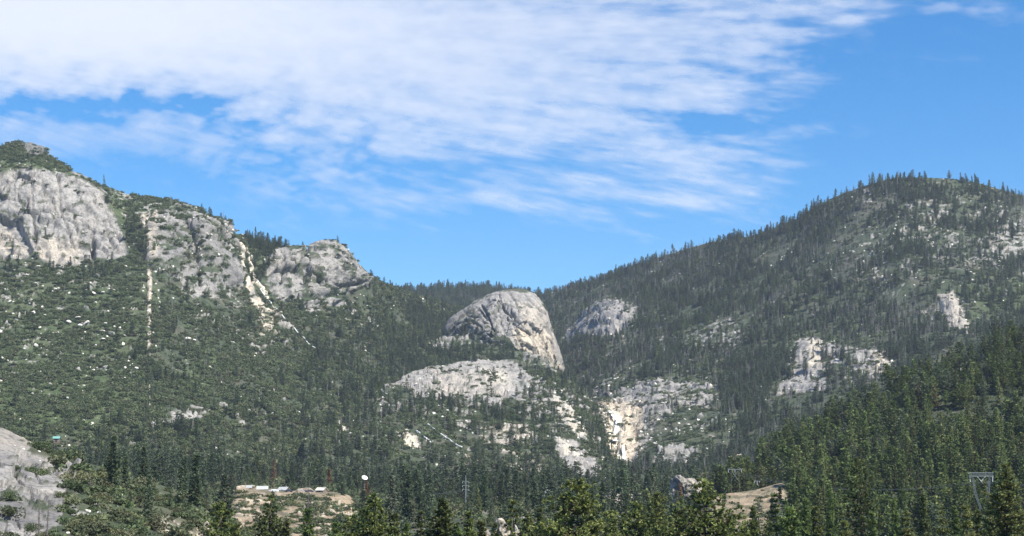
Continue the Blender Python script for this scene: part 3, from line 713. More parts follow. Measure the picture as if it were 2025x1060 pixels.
# ------------------------------------------------------------------ plants
def conifer_arrays(seed, h, rad, whorls, nb, ntuft, nq, q, shape='fir', base=.12, droop=.25, lean=.02):
    """-> trunk (v,f), crown (v,f); crown is many small needle sprays along real boughs"""
    r = np.random.default_rng(seed)
    bend = r.normal(0, lean * h, 2)
    axis = lambda t: np.array([bend[0] * t * t, bend[1] * t * t, h * t])
    mb = MB()
    mb.tube([axis(t) for t in (0, .3, .65, .97)], [h * .016 + .05, h * .012 + .04, h * .007 + .02, .015], 6)
    cv = []
    for w in range(whorls):
        t = base + (1 - base) * ((w + r.uniform(-.3, .3)) / whorls)
        t = min(max(t, base * .8), .985)
        u = (t - base) / (1 - base)
        if shape == 'fir': prof = (1 - u) ** .85 * .96 + .04
        elif shape == 'pine': prof = (min(1, (1 - u) * 2.1) ** .75) * (.72 + .28 * math.sin(u * 9 + seed)) + .05
        else: prof = (math.sin(min(1, (1 - u) * 1.25) * math.pi * .5)) * .95 + .06
        n = max(3, int(nb * (.5 + .5 * prof) + r.integers(0, 2)))
        ph0 = r.uniform(0, 6.28)
        for k in range(n):
            if r.random() < .10: continue
            a = ph0 + 6.283 * k / n + r.normal(0, .22)
            L = rad * prof * r.uniform(.62, 1.16)
            up = ((.5 if shape == 'fir' else .22) * u - droop * (1 - u)) + r.normal(0, .10)
            d = np.array([math.cos(a), math.sin(a), up])
            o = axis(t)
            if L > rad * .3: mb.tube([o, o + d * L * .8], [.012 * h * .35 * prof + .015, .01], 3)
            m = max(2, int(ntuft * (L / rad) + 1))
            f = (np.arange(m) + r.uniform(.2, .9, m)) / m
            f = .18 + .82 * f
            c = o + d * (L * f)[:, None]
            c[:, 2] -= droop * .5 * L * f ** 2 - (.18 * L * f ** 3 if shape != 'fir' else 0)
            c += r.normal(0, .10 * rad / 3, c.shape)
            for j in range(m):
                sz = q * r.uniform(.7, 1.3) * (1.12 - .45 * f[j])
                dirs = r.normal(0, 1, (nq, 3)) * (.75, .75, .55) + d * .8 + ((0, 0, .35) if shape != 'fir' else (0, 0, -.05))
                dirs /= np.linalg.norm(dirs, axis=1, keepdims=True)
                side = np.cross(dirs, r.normal(0, .6, (nq, 3)) + (0, 0, 1)); side /= np.linalg.norm(side, axis=1, keepdims=True) + 1e-6
                b0 = c[j] - dirs * sz * .25
                s_ = sz * r.uniform(.22, .42, (nq, 1))
                cv.append(np.stack([b0, b0 + dirs * sz * .55 + side * s_, b0 + dirs * sz * 1.2, b0 + dirs * sz * .55 - side * s_], 1))
    tip = axis(1.0)
    for k in range(5):
        b0 = tip - (0, 0, h * .035 * (k + 1)); dd = r.normal(0, .5, 3) * (1, 1, .2) + (0, 0, .9)
        dd /= np.linalg.norm(dd); sd = np.cross(dd, r.normal(0, 1, 3)); sd /= np.linalg.norm(sd)
        cv.append(np.stack([b0, b0 + dd * q * .5 + sd * q * .25, b0 + dd * q * 1.1, b0 + dd * q * .5 - sd * q * .25])[None])
    cv = np.concatenate(cv).reshape(-1, 3)
    cf = np.arange(len(cv)).reshape(-1, 4)
    return mb, cv, cf

def snag_mb(seed, h, twigs=26):
    r = np.random.default_rng(seed)
    mb = MB(); b = r.normal(0, .025 * h, 2)
    ax = lambda t: np.array([b[0] * t * t, b[1] * t * t, h * t])
    mb.tube([ax(t) for t in (0, .4, .75, 1)], [h * .017 + .06, h * .012 + .05, h * .008 + .03, .03], 5)
    for k in range(twigs):
        t = r.uniform(.25, .97); a = r.uniform(0, 6.28); L = h * .15 * (1.1 - t) * r.uniform(.6, 1.5)
        o = ax(t); e = o + np.array([math.cos(a), math.sin(a), r.uniform(-.3, .5)]) * L
        mb.tube([o, e], [.05 + .002 * h, .02], 3)
        if r.random() < .7:
            e2 = (o + e) / 2 + r.normal(0, .3, 3) * L
            mb.tube([(o + e) / 2, e2], [.035, .015], 3)
    return mb

def bush_arrays(seed, n=420, q=.17, flat=.75, lumps=7):
    """unit bush: leaf-sized faces spread through several overlapping lumps"""
    r = np.random.default_rng(seed)
    C = r.normal(0, .42, (lumps, 3)) * (1, 1, .45) + (0, 0, .38); RAD = r.uniform(.30, .58, lumps)
    k = r.integers(0, lumps, n)
    d = r.normal(0, 1, (n, 3)); d /= np.linalg.norm(d, axis=1, keepdims=True)
    p = C[k] + d * (RAD[k] * r.uniform(.72, 1.05, n))[:, None]
    p[:, 2] = np.abs(p[:, 2]) * flat
    dirs = d * .6 + r.normal(0, .7, (n, 3)) + (0, 0, .2); dirs /= np.linalg.norm(dirs, axis=1, keepdims=True)
    side = np.cross(dirs, r.normal(0, 1, (n, 3))); side /= np.linalg.norm(side, axis=1, keepdims=True)
    s = q * r.uniform(.6, 1.4, (n, 1))
    v = np.stack([p - dirs * s * .4, p + side * s * .45, p + dirs * s * .8, p - side * s * .45], 1).reshape(-1, 3)
    mb = MB()
    for i in range(min(4, lumps)):
        mb.tube([(0, 0, -.15), C[i] * (.45, .45, .4), C[i] * (.9, .9, .7)], [.05, .035, .015], 4)
    return mb, v, np.arange(len(v)).reshape(-1, 4)

def boulder_arrays(seed):
    r = np.random.default_rng(seed)
    nu, nv_ = 18, 11
    th, phi = np.meshgrid(np.linspace(0, 2 * math.pi, nu, endpoint=False), np.linspace(0, math.pi, nv_))
    d = np.stack([np.sin(phi) * np.cos(th), np.sin(phi) * np.sin(th), np.cos(phi)], -1).reshape(-1, 3)
    rad = np.full(len(d), 1.0)
    for k in range(16):                                  # planes that chip the block
        nrm = r.normal(0, 1, 3); nrm /= np.linalg.norm(nrm)
        c = d @ nrm; lim = r.uniform(.5, .82)
        rad = np.where(c > 1e-3, np.minimum(rad, lim / np.maximum(c, 1e-3)), rad)
    v = d * rad[:, None] * (r.uniform(.8, 1.25), r.uniform(.7, 1.1), r.uniform(.55, .85))
    i = np.arange(nu * nv_).reshape(nv_, nu); j = np.roll(i, -1, 1)
    return v, np.stack([i[:-1], i[1:], j[1:], j[:-1]], -1).reshape(-1, 4)

# --- scatter over the slopes (instances per square metre)
V_ = lambda *p: [tuple(q) for q in p]
full = lambda x0, y0, x1, y1: [(x0, y0), (x1, y0), (x1, y1), (x0, y1)]
# right mountain
scatter(sh_right, 'tree', .0095, [(full(1690, 385, 2080, 570), .0080, 40), (full(1540, 650, 1770, 775), .0045, 20), (full(1175, 745, 1415, 905), .0014, 15), (full(1175, 785, 1280, 905), .0004, 8), (full(1360, 640, 1470, 750), .005, 20), (full(1110, 595, 1260, 670), .004, 10), (full(1420, 700, 1540, 900), .016, 40), (full(1920, 560, 2060, 650), .005, 20)], .10, (12.5, 4), .75, 60, seed=2)
scatter(sh_right, 'snag', .0036, [(full(1600, 490, 1700, 640), .008, 30), (full(1690, 600, 1860, 720), .008, 25), (full(1960, 360, 2080, 440), .007, 15), (full(1180, 745, 1415, 905), .0004, 15)], .3, (13, 3), .8, 70, seed=3)
scatter(sh_right, 'shrub', .006, [(full(1360, 640, 1470, 750), .02, 20), (full(1690, 385, 2080, 570), .011, 30), (full(1540, 640, 1770, 775), .014, 20), (full(1175, 745, 1415, 905), .011, 15), (full(1920, 560, 2060, 650), .02, 20)], .16, (2.6, 1.0), .6, 30, seed=4)
scatter(sh_right, 'rubble', .0008, [(full(1690, 385, 2080, 570), .002, 30), (full(1175, 745, 1415, 905), .003, 15)], .5, (1.8, .9), .8, 30, seed=5)
# saddle and shoulder
scatter(sh_saddle, 'tree', .012, [], .1, (16, 4), .4, 80, seed=6)
scatter(sh_saddle, 'snag', .003, [], .2, (14, 3), .8, 80, seed=7)
scatter(sh_should, 'tree', .009, [(full(1020, 690, 1200, 860), .0018, 20)], .08, (14, 4), .7, 50, seed=8)
scatter(sh_should, 'shrub', .010, [(full(1020, 690, 1200, 860), .022, 20)], .12, (2.8, 1.0), .5, 30, seed=9)
scatter(sh_dome, 'shrub', .003, [(full(840, 560, 1110, 640), .0004, 10)], .1, (1.8, .6), .7, 20, seed=10)
scatter(sh_dome, 'tree', .0035, [(full(920, 560, 1130, 640), .0, 10)], .02, (11, 3), .7, 30, seed=11)
# granite hill
scatter(sh_hump, 'tree', .0032, [(full(750, 705, 1040, 790), .0008, 15), (full(600, 900, 1260, 980), .006, 30), (full(880, 800, 1090, 850), .007, 20), ([(815, 845), (850, 832), (925, 890), (915, 925), (850, 905)], .0, 4), (full(775, 850, 840, 930), .0008, 6), ([(1088, 775), (1130, 795), (1170, 870), (1195, 940), (1100, 930), (1120, 870)], .0006, 6)], .06, (11.5, 3.5), .7, 50, seed=12)
scatter(sh_hump, 'shrub', .018, [(full(750, 705, 1040, 790), .007, 15)], .13, (2.8, 1.0), .5, 25, seed=13)
scatter(sh_hump, 'rubble', .003, [], .6, (1.4, .7), .8, 25, seed=14)
scatter(sh_hump, 'snag', .0010, [], .2, (11, 3), .8, 50, seed=15)
# left mountain
scatter(sh_left, 'tree', .0017, [(full(280, 400, 480, 620), .0006, 15), (full(-260, 520, 300, 840), .00012, 25), ([(470, 440), (620, 470), (560, 490), (530, 560), (500, 560)], .014, 8), ([(690, 620), (960, 600), (960, 760), (760, 760)], .013, 30), ([(480, 620), (760, 620), (760, 900), (420, 760)], .0016, 30), ([(600, 680), (760, 640), (760, 800), (640, 800)], .006, 25), ([(-260, 535), (-100, 535), (250, 515), (290, 460), (300, 560), (130, 545)], .006, 12), (full(-260, 335, 255, 520), .0002, 12), ([(160, 840), (430, 870), (600, 900), (600, 960), (160, 940)], .0035, 20), ([(280, 700), (350, 760), (340, 810), (280, 800)], .004, 15)], .05, (10.5, 4), .8, 60, seed=16)
scatter(sh_left, 'snag', .0003, [(full(340, 620, 470, 760), .0022, 25), (full(640, 600, 800, 760), .0022, 25), (full(-260, 500, 300, 900), .00005, 20)], .2, (10, 3), .9, 60, seed=17)
scatter(sh_left, 'shrub', .036, [(full(300, 700, 960, 960), .042, 30), (full(-260, 335, 255, 520), .006, 10), (full(525, 470, 740, 595), .006, 10), (full(280, 410, 480, 600), .016, 15)], .10, (2.8, 1.2), .5, 30, seed=18)
scatter(sh_left, 'rubble', .0015, [(full(-260, 520, 290, 720), .0035, 25), (full(240, 420, 480, 620), .004, 20)], .35, (1.4, .8), .9, 30, seed=19)
# valley
ST_VALLEY = scatter(sh_valley, 'tree', .0062, [(full(-300, 1010, 2350, 1300), .0020, 10), (full(400, 985, 780, 1300), .0003, 10), (full(1080, 962, 1440, 1000), .0018, 12), (full(430, 965, 700, 990), .0012, 8), (full(1130, 995, 1640, 1300), .0004, 10)], .1, (12.5, 5), .6, 60, seed=20)
scatter(sh_valley, 'shrub', .022, [], .1, (2.6, .9), .5, 30, seed=21)
scatter(sh_knoll, 'tree', .004, [(full(1180, 960, 1290, 1010), .0006, 10)], .05, (13, 4), .5, 40, seed=22)
scatter(sh_knoll, 'shrub', .025, [], .05, (2.4, .8), .4, 30, seed=23)
scatter(sh_bank, 'shrub', .030, [(full(465, 955, 690, 985), .004, 8)], .2, (1.5, .6), .6, 20, seed=24)
scatter(sh_near, 'tree', .0003, [(full(240, 940, 460, 1060), .0013, 20), (full(-300, 830, 150, 1100), .0, 10)], .0, (13, 4), .3, 30, tint=2, seed=61)
scatter(sh_near, 'shrub', .034, [([(-300, 830), (0, 846), (60, 870), (150, 930), (130, 990), (110, 1060), (-300, 1110)], .002, 8)], .1, (1.9, .6), .6, 20, seed=25)
scatter(sh_near, 'rubble', .004, [], .3, (.6, .3), .7, 20, seed=26)
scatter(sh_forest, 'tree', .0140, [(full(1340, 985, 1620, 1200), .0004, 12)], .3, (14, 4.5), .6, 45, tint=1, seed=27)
scatter(sh_forest, 'snag', .00012, [(full(1360, 880, 1640, 1200), 0, 10)], .5, (10, 3), .8, 50, seed=28)
scatter(sh_forest, 'shrub', .010, [], .3, (2.2, .8), .4, 30, seed=29)
scatter(sh_cut, 'tree', .0022, [(full(1420, 950, 1550, 1060), .0, 6), (full(1558, 930, 1740, 1080), .016, 6)], .1, (13, 4), .6, 40, tint=1, seed=30)
scatter(sh_cut, 'shrub', .014, [(full(1420, 960, 1560, 1060), .010, 8)], .3, (1.2, .5), .6, 20, seed=31)

TREE = np.concatenate(PLANTS['tree']); SNAG = np.concatenate(PLANTS['snag']); SHRUB = np.concatenate(PLANTS['shrub']); RUB = np.concatenate(PLANTS['rubble'])

# --- library of plant shapes for the far masses (only instanced from geometry nodes)
def lib(name, objs):
    c = bpy.data.collections.new(name)
    for o in objs: c.objects.link(o)
    return c

def joined(name, parts):
    """parts: (v, [faces], material)"""
    vs, fs, mi, n, mats = [], [], [], 0, []
    quads, tris, m4, m3 = [], [], [], []
    for v, f, m in parts:
        k = len(mats); mats.append(m)
        for face in f:
            face = [i + n for i in face]
            if len(face) == 4: quads.append(face); m4.append(k)
            elif len(face) == 3: tris.append(face); m3.append(k)
            else:
                for q in range(1, len(face) - 1): tris.append([face[0], face[q], face[q + 1]]); m3.append(k)
        vs.append(np.asarray(v)); n += len(v)
    return bpy.data.objects.new(name, mesh_np(name, np.concatenate(vs), [np.array(quads).reshape(-1, 4), np.array(tris).reshape(-1, 3)], mats, False, m4 + m3))

def lib_conifer(i, shape, mat, **k):
    mb, cv, cf = conifer_arrays(500 + i, 1.0 * 16, k.get('rad', 2.6), k.get('wh', 15), 7, 3, 3, 1.0, shape, k.get('base', .08), k.get('droop', .3))
    return joined("conifer_%d" % i, [(np.concatenate(mb.v), mb.q, M_BARK), (cv, cf.tolist(), mat)])

L_FAR = [lib_conifer(i, s, M_FIR, rad=rd, base=b) for i, (s, rd, b) in enumerate([('fir', 2.8, .05), ('fir', 2.4, .08), ('pine', 3.0, .2), ('round', 3.2, .12), ('fir', 3.3, .06), ('pine', 2.6, .25), ('round', 2.7, .08), ('round', 3.9, .08), ('fir', 3.8, .08), ('pine', 3.5, .12), ('round', 3.0, .18), ('pine', 3.9, .1)])]
L_NEAR = [lib_conifer(10 + i, s, M_NEAR, rad=rd, base=b, wh=18) for i, (s, rd, b) in enumerate([('fir', 3.4, .06), ('round', 3.2, .1), ('pine', 3.4, .15), ('fir', 3.9, .05), ('round', 3.8, .08)])]
L_SNAG = []
for i in range(5):
    mb = snag_mb(700 + i, 14); L_SNAG.append(joined("snag_%d" % i, [(np.concatenate(mb.v), mb.q, M_GREYWOOD)]))
L_SHRUB = []
for i in range(6):
    mb, v, f = bush_arrays(800 + i, 170, .26); L_SHRUB.append(joined("shrub_%d" % i, [(v, f.tolist(), M_SHRUB)]))
L_RUB = []
for i in range(5):
    v, f = boulder_arrays(900 + i); L_RUB.append(joined("block_%d" % i, [(v, f.tolist(), M_BOULD)]))

def mass(name, label, cat, data, libobjs, idx, unit, rz_only=True, seed=0, squash=(1, 1)):
    """one stuff object: a point per plant, shapes drawn there by geometry nodes"""
    n = len(data); r = np.random.default_rng(seed)
    me = bpy.data.meshes.new(name)
    me.vertices.add(n); me.vertices.foreach_set("co", np.ascontiguousarray(data[:, :3], np.float32).ravel())
    a = me.attributes.new("shape", 'INT', 'POINT'); a.data.foreach_set("value", np.asarray(idx, np.int32))
    rot = np.zeros((n, 3)); rot[:, 2] = r.uniform(0, 6.28, n); rot[:, :2] = r.normal(0, .05 if rz_only else .5, (n, 2))
    a = me.attributes.new("turn", 'FLOAT_VECTOR', 'POINT'); a.data.foreach_set("vector", rot.astype(np.float32).ravel())
    s = (data[:, 3] / unit)[:, None] * np.ones(3); w = r.uniform(squash[0], squash[1], n); s[:, 0] *= w; s[:, 1] *= w
    a = me.attributes.new("size", 'FLOAT_VECTOR', 'POINT'); a.data.foreach_set("vector", s.astype(np.float32).ravel())
    o = obj(name, me)
    ng = bpy.data.node_groups.new(name, 'GeometryNodeTree')
    ng.interface.new_socket("Geometry", in_out='INPUT', socket_type='NodeSocketGeometry')
    ng.interface.new_socket("Geometry", in_out='OUTPUT', socket_type='NodeSocketGeometry')
    gi_, go_ = ng.nodes.new("NodeGroupInput"), ng.nodes.new("NodeGroupOutput")
    ci = ng.nodes.new("GeometryNodeCollectionInfo"); ci.inputs[0].default_value = lib(name + "_shapes", libobjs)
    ci.inputs["Separate Children"].default_value = True; ci.inputs["Reset Children"].default_value = True
    ip = ng.nodes.new("GeometryNodeInstanceOnPoints"); ip.inputs["Pick Instance"].default_value = True
    def na(t, nm):
        x = ng.nodes.new("GeometryNodeInputNamedAttribute"); x.data_type = t; x.inputs[0].default_value = nm
        return [q for q in x.outputs if q.enabled][0]
    L = ng.links
    L.new(gi_.outputs[0], ip.inputs["Points"]); L.new(ci.outputs[0], ip.inputs["Instance"])
    L.new(na('INT', "shape"), ip.inputs["Instance Index"]); L.new(na('FLOAT_VECTOR', "size"), ip.inputs["Scale"])
    er = ng.nodes.new("FunctionNodeEulerToRotation"); L.new(na('FLOAT_VECTOR', "turn"), er.inputs[0]); L.new(er.outputs[0], ip.inputs["Rotation"])
    L.new(ip.outputs[0], go_.inputs[0])
    md = o.modifiers.new("plants", 'NODES'); md.node_group = ng
    return tag(o, label, cat, kind='stuff')

# --- which conifers are things of their own: the ones that show largest
N_IND = 262
tp = proj(TREE[:, :3]); th_ = TREE[:, 3] * FPX / TREE[:, 1]
top_y = tp[1] - th_
vis = (tp[0] > -10) & (tp[0] < 2035) & (top_y < 1050)
score = np.where(vis, np.minimum(th_, 1060 - top_y), 0)
order = np.argsort(-score)
ind = order[:N_IND]; rest = order[N_IND:]
TI, TR = TREE[ind], TREE[rest]
r0 = np.random.default_rng(5)
nF, nN = len(L_FAR), len(L_NEAR)
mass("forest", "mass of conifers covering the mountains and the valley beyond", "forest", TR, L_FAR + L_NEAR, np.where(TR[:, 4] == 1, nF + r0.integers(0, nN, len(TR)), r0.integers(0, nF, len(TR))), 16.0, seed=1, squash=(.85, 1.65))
mass("dead_trees", "grey standing dead trees scattered through the mountain forest", "dead trees", SNAG, L_SNAG, r0.integers(0, 5, len(SNAG)), 14.0, seed=2)
mass("shrubbery", "low green brush covering the slopes between the rocks", "brush", SHRUB, L_SHRUB, r0.integers(0, 6, len(SHRUB)), 1.0, seed=3, squash=(1.0, 1.5))
mass("rubble", "pale granite rubble strewn over the mountain slopes", "rubble", RUB, L_RUB, r0.integers(0, 5, len(RUB)), 1.0, False, seed=4)
print("COUNTS tree", len(TREE), "snag", len(SNAG), "shrub", len(SHRUB), "rubble", len(RUB), "individual score min", score[ind].min(), score[ind].max())

# --- individual conifers: trunk and crown meshes shared by the copies
def conifer_proto(name, seed, shape, mat, h=16, rad=2.9, wh=18, nb=8, nt_=3, nq=4, q=1.0, base=.07, droop=.28):
    mb, cv, cf = conifer_arrays(seed, h, rad, wh, nb, nt_, nq, q, shape, base, droop)
    return mb.mesh("trunk", M_BARK, True), mesh_np("crown", cv, cf, [mat])

PR_F = [conifer_proto("c", 40 + i, s, M_FIR, rad=rd, base=b) for i, (s, rd, b) in enumerate([('fir', 2.7, .05), ('fir', 2.3, .08), ('pine', 2.7, .2), ('fir', 3.0, .05)])]
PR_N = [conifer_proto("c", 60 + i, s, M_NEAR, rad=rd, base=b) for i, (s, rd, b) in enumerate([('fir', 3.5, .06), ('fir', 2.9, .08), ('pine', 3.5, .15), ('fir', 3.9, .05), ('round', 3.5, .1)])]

def place_tree(name, proto, loc, h, unit, rz, label, cat, group=None, wide=1.0):
    t = empty(name, loc, rz)
    t.scale = (h / unit * wide, h / unit * wide, h / unit)
    tag(t, label, cat, group)
    for nm, me in (("trunk", proto[0]), ("crown", proto[1])):
        c = link(bpy.data.objects.new(nm, me)); c.parent = t
    return t

for k, (x, y, z, h, tint) in enumerate(TI):
    px = tp[0][ind[k]]
    if tint == 2:
        p = PR_F[r0.integers(0, 4)]
        lab, grp = "dark conifer rising among the olive bushes of the near left slope", "conifers on the near left slope"
    elif tint > .5:
        p = PR_N[r0.integers(0, 5)]
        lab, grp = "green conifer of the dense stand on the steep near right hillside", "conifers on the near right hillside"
    else:
        p = PR_F[r0.integers(0, 4)]
        if px < 700: lab, grp = "dark conifer of the valley stand below the left mountain", "conifers of the left valley stand"
        elif px < 1330: lab, grp = "dark conifer of the valley stand below the granite hill", "conifers of the middle valley stand"
        else: lab, grp = "dark conifer of the valley stand below the right mountain", "conifers of the right valley stand"
    place_tree("conifer", p, (x, y, z - .4), h, 16.0, r0.uniform(0, 6.28), lab, "conifer", grp, r0.uniform(.85, 1.2))

def ground_at(px, py, sh):
    """nearest terrain vertex of a sheet to a photo pixel (after relief)"""
    k = 'uv'
    if k not in sh: sh[k] = proj(sh['V'])
    u, v = sh[k]
    i = np.argmin((u - px) ** 2 + (v - py) ** 2)
    return sh['V'].reshape(-1, 3)[i]

def column_at(px, Y, sh):
    """terrain point of a sheet in the given photo column at distance Y"""
    if 'uv' not in sh: sh['uv'] = proj(sh['V'])
    u = sh['uv'][0]
    i = np.argmin(((u - px) * Y / FPX) ** 2 + (sh['V'][..., 1] - Y) ** 2)
    return sh['V'].reshape(-1, 3)[i]

# --- foreground pines, each its own shape
def fg_tree(name, px, top, Y, shape, mat, rad, label, cat='pine', seed=0, q=.52, wh=36, nb=10, nt_=11, nq=9, base=.2, droop=.22, group=None, tip=None):
    z_top = P(px, top, Y)[2]; x = P(px, top, Y)[0]
    zb = float(near_z(np.array([x]), np.array([float(Y)]))[0]) if Y < 460 else column_at(px, Y, sh_cut if 1300 < px < 1700 else sh_valley)[2]
    h = z_top - zb + .3
    mb, cv, cf = conifer_arrays(seed, h, rad, wh, nb, nt_, nq, q, shape, base, droop, .012)
    t = empty(name, (x, Y, zb - .3)); tag(t, label, cat, group)
    obj("trunk", mb.mesh("trunk", M_BARK, True), t)
    obj("crown", mesh_np("crown", cv, cf, [mat]), t)
    return t

FG = [
 ("pine_tree", 1140, 947, 175, 'pine', M_PINE, 6.6, "tallest yellow green pine at the bottom centre with a narrow pointed top", 1, {}),
 ("pine_tree", 738, 976, 230, 'pine', M_PINE, 6.2, "bushy yellow green pine right of the sandy bank with lobed sides", 2, {}),
 ("pine_tree", 1006, 980, 250, 'pine', M_PINE, 4.2, "thin open pine in front of bright white rock at the bottom edge", 3, dict(wh=22, nb=6)),
 ("fir_tree", 611, 1005, 250, 'fir', M_NEAR, 2.8, "small dark pointed fir in front of the sandy bank", 4, {}),
 ("pine_tree", 441, 994, 260, 'pine', M_PINE, 5.4, "leftmost yellow green pine at the foot of the olive bushes", 5, {}),
 ("pine_tree", 530, 978, 280, 'round', M_PINE, 5.2, "sparse olive pine overlapping the sandy bank", 6, dict(nb=6)),
 ("pine_tree", 876, 984, 250, 'pine', M_PINE, 4.0, "slim pine below the steel line pole", 7, {}),
 ("pine_tree", 1398, 944, 205, 'pine', M_PINE, 8.2, "broad round topped pine left of the bare tan bank", 8, {}),
 ("pine_tree", 1492, 1000, 240, 'pine', M_NEAR, 2.6, "short dark pine in front of the bare tan bank", 9, {}),
 ("fir_tree", 1536, 966, 300, 'fir', M_NEAR, 3.1, "thin layered fir at the right end of the tan bank", 10, dict(wh=22)),
 ("pine_tree", 1300, 974, 260, 'pine', M_PINE, 5.0, "narrow pine standing left of the broad round topped pine", 11, {}),
 ("fir_tree", 1068, 1000, 270, 'fir', M_NEAR, 2.0, "slim dark fir left of the tallest centre pine", 12, {}),
 ("pine_tree", 1252, 990, 280, 'pine', M_PINE, 5.2, "pine directly right of the tallest centre pine", 13, {}),
 ("fir_tree", 1984, 911, 235, 'pine', M_PINE, 4.4, "big yellow green fir in front of the lattice tower", 14, dict(nb=10, droop=.15)),
 ("fir_tree", 1703, 903, 340, 'fir', M_NEAR, 11.0, "big dark spreading fir on the lower right", 15, dict(q=.6, nb=11)),
 ("pine_tree", 930, 1008, 270, 'round', M_PINE, 2.2, "low pine between the slim pine and the white rock", 16, {}),
 ("fir_tree", 1590, 985, 330, 'pine', M_NEAR, 3.0, "dark open pine left of the big spreading fir", 17, {}),
 ("fir_tree", 1826, 975, 340, 'fir', M_NEAR, 3.6, "green fir between the big dark fir and the lattice tower", 18, {}),
 ("pine_tree", 1212, 1006, 235, 'round', M_PINE, 2.6, "low bushy pine at the right foot of the tallest pine", 19, {}),
 ("pine_tree", 1446, 1020, 225, 'round', M_PINE, 2.3, "low bright pine crown at the foot of the tan bank", 20, {}),
 ("fir_tree", 1888, 1000, 300, 'fir', M_NEAR, 3.0, "small fir in front of the lattice tower legs", 21, {}),
 ("fir_tree", 1772, 985, 370, 'fir', M_NEAR, 3.2, "fir at the right side of the big dark spreading fir", 22, {}),
 ("fir_tree", 1640, 965, 380, 'fir', M_NEAR, 3.4, "fir at the left side of the big dark spreading fir", 23, {}),
 ("pine_tree", 1562, 1000, 270, 'pine', M_NEAR, 4.0, "dark bushy pine covering the right end of the tan bank", 25, {}),
 ("pine_tree", 1350, 1005, 215, 'round', M_PINE, 3.4, "bright low pine crown left under the broad round topped pine", 26, {}),
 ("pine_tree", 1100, 1010, 225, 'round', M_PINE, 3.2, "low bright pine crown at the left foot of the tallest pine", 27, {}),
 ("fir_tree", 705, 1015, 265, 'pine', M_NEAR, 2.4, "small dark crown at the left foot of the bushy pine right of the bank", 28, {}),
 ("pine_tree", 980, 1035, 240, 'round', M_PINE, 2.0, "low pine crown at the left foot of the thin open pine", 29, {}),
 ("fir_tree", 712, 1000, 300, 'fir', M_NEAR, 2.6, "dark fir just left of the bushy pine below the white dish", 30, {}),
 ("pine_tree", 800, 1030, 280, 'round', M_NEAR, 2.4, "low dark crown at the bottom edge right of the bushy pine", 24, {}),
]
rf = np.random.default_rng(77)
for k, px in enumerate([420, 468, 560, 655, 690, 775, 835, 905, 960, 1040, 1088, 1180, 1232, 1275, 1330, 1425, 1468, 1515, 1610, 1665, 1730, 1795, 1850, 1905, 1945, 2015]):
    FG.append(("pine_tree", px + rf.uniform(-8, 8), rf.uniform(1006, 1040) - (10 if px > 1550 else 0), rf.uniform(200, 330), ['pine', 'round', 'fir'][k % 3], M_PINE if rf.random() < .6 else M_NEAR, rf.uniform(2.4, 3.8), "low conifer crown barely reaching above the bottom edge of the view", 400 + k, dict(group="low conifer crowns along the bottom edge", wh=26, nt_=7)))
for nm, px, top, Y, shp, mt, rad, lab, sd, kw in FG:
    fg_tree(nm, px, top, Y, shp, mt, rad, lab, 'fir' if nm == 'fir_tree' else 'pine', sd, **kw)

M_DARKWOOD = plain("grey_brown_wood", (.13, .11, .10), .9, scale=1.5)
# --- dead orange and brown conifers
def dead_tree(px, top, bot, Y, sh, label, seed, rad=2.2):
    b = column_at(px, Y, sh); zt = P(px, top, b[1])[2]
    h = max(6.0, zt - b[2])
    mb, cv, cf = conifer_arrays(seed, h, rad, 16, 7, 3, 3, .9, 'fir', max(.1, 1 - (bot - top) * b[1] / FPX / h), .3)
    t = empty("dead_conifer", tuple(b - (0, 0, .3))); tag(t, label, "dead conifer")
    obj("trunk", mb.mesh("trunk", M_BARK, True), t); obj("crown", mesh_np("crown", cv, cf, [M_BROWN]), t)
dead_tree(541, 905, 942, 1120, sh_valley, "rusty brown dead conifer above the left end of the cabins", 301)
dead_tree(649, 926, 950, 1020, sh_valley, "orange dead conifer behind the right end of the cabins", 302, 1.8)
dead_tree(727, 950, 975, 950, sh_valley, "thin orange dead conifer just below the white dish", 303, 1.2)
dead_tree(1347, 955, 985, 900, sh_knoll, "rust coloured dead conifer in front of the pale rock knob", 304, 2.2)
dead_tree(815, 985, 1020, 820, sh_valley, "reddish dead conifer below the granite hill near the bottom edge", 305, 1.3)
dead_tree(1850, 762, 812, 1100, sh_forest, "greyish brown dead conifer high in the near right stand", 307, 2.4)
dead_tree(1660, 925, 965, 900, sh_forest, "brown dying conifer among green conifers above the big dark fir", 306, 2.6)

def dead_snag(px, top, Y, sh, label, seed, tw=30, mat=None):
    b = column_at(px, Y, sh); zt = P(px, top, b[1])[2]
    mb = snag_mb(seed, max(5.0, zt - b[2] + .3), tw)
    o = mb.build("dead_snag", mat or M_DARKWOOD); o.location = tuple(b - (0, 0, .3)); tag(o, label, "dead tree")
dead_snag(1971, 632, 1200, sh_forest, "bare brownish snag above the treeline at the right edge", 311, 60)
dead_snag(75, 975, 430, sh_near, "bare grey snag standing before the pale outcrop", 314, 24)
dead_snag(92, 985, 425, sh_near, "thin bare snag right beside another before the pale outcrop", 315, 20)
dead_snag(180, 930, 540, sh_near, "brownish bare snag among the olive bushes", 316, 40)
dead_snag(1335, 975, 880, sh_knoll, "grey bare snag left of the rust coloured dead conifer", 317, 30)
dead_snag(1362, 985, 880, sh_knoll, "grey bare snag right of the rust coloured dead conifer", 318, 30)
dead_snag(605, 955, 500, sh_bank, "thin brown snag rising over the small dark pointed fir", 319, 10)

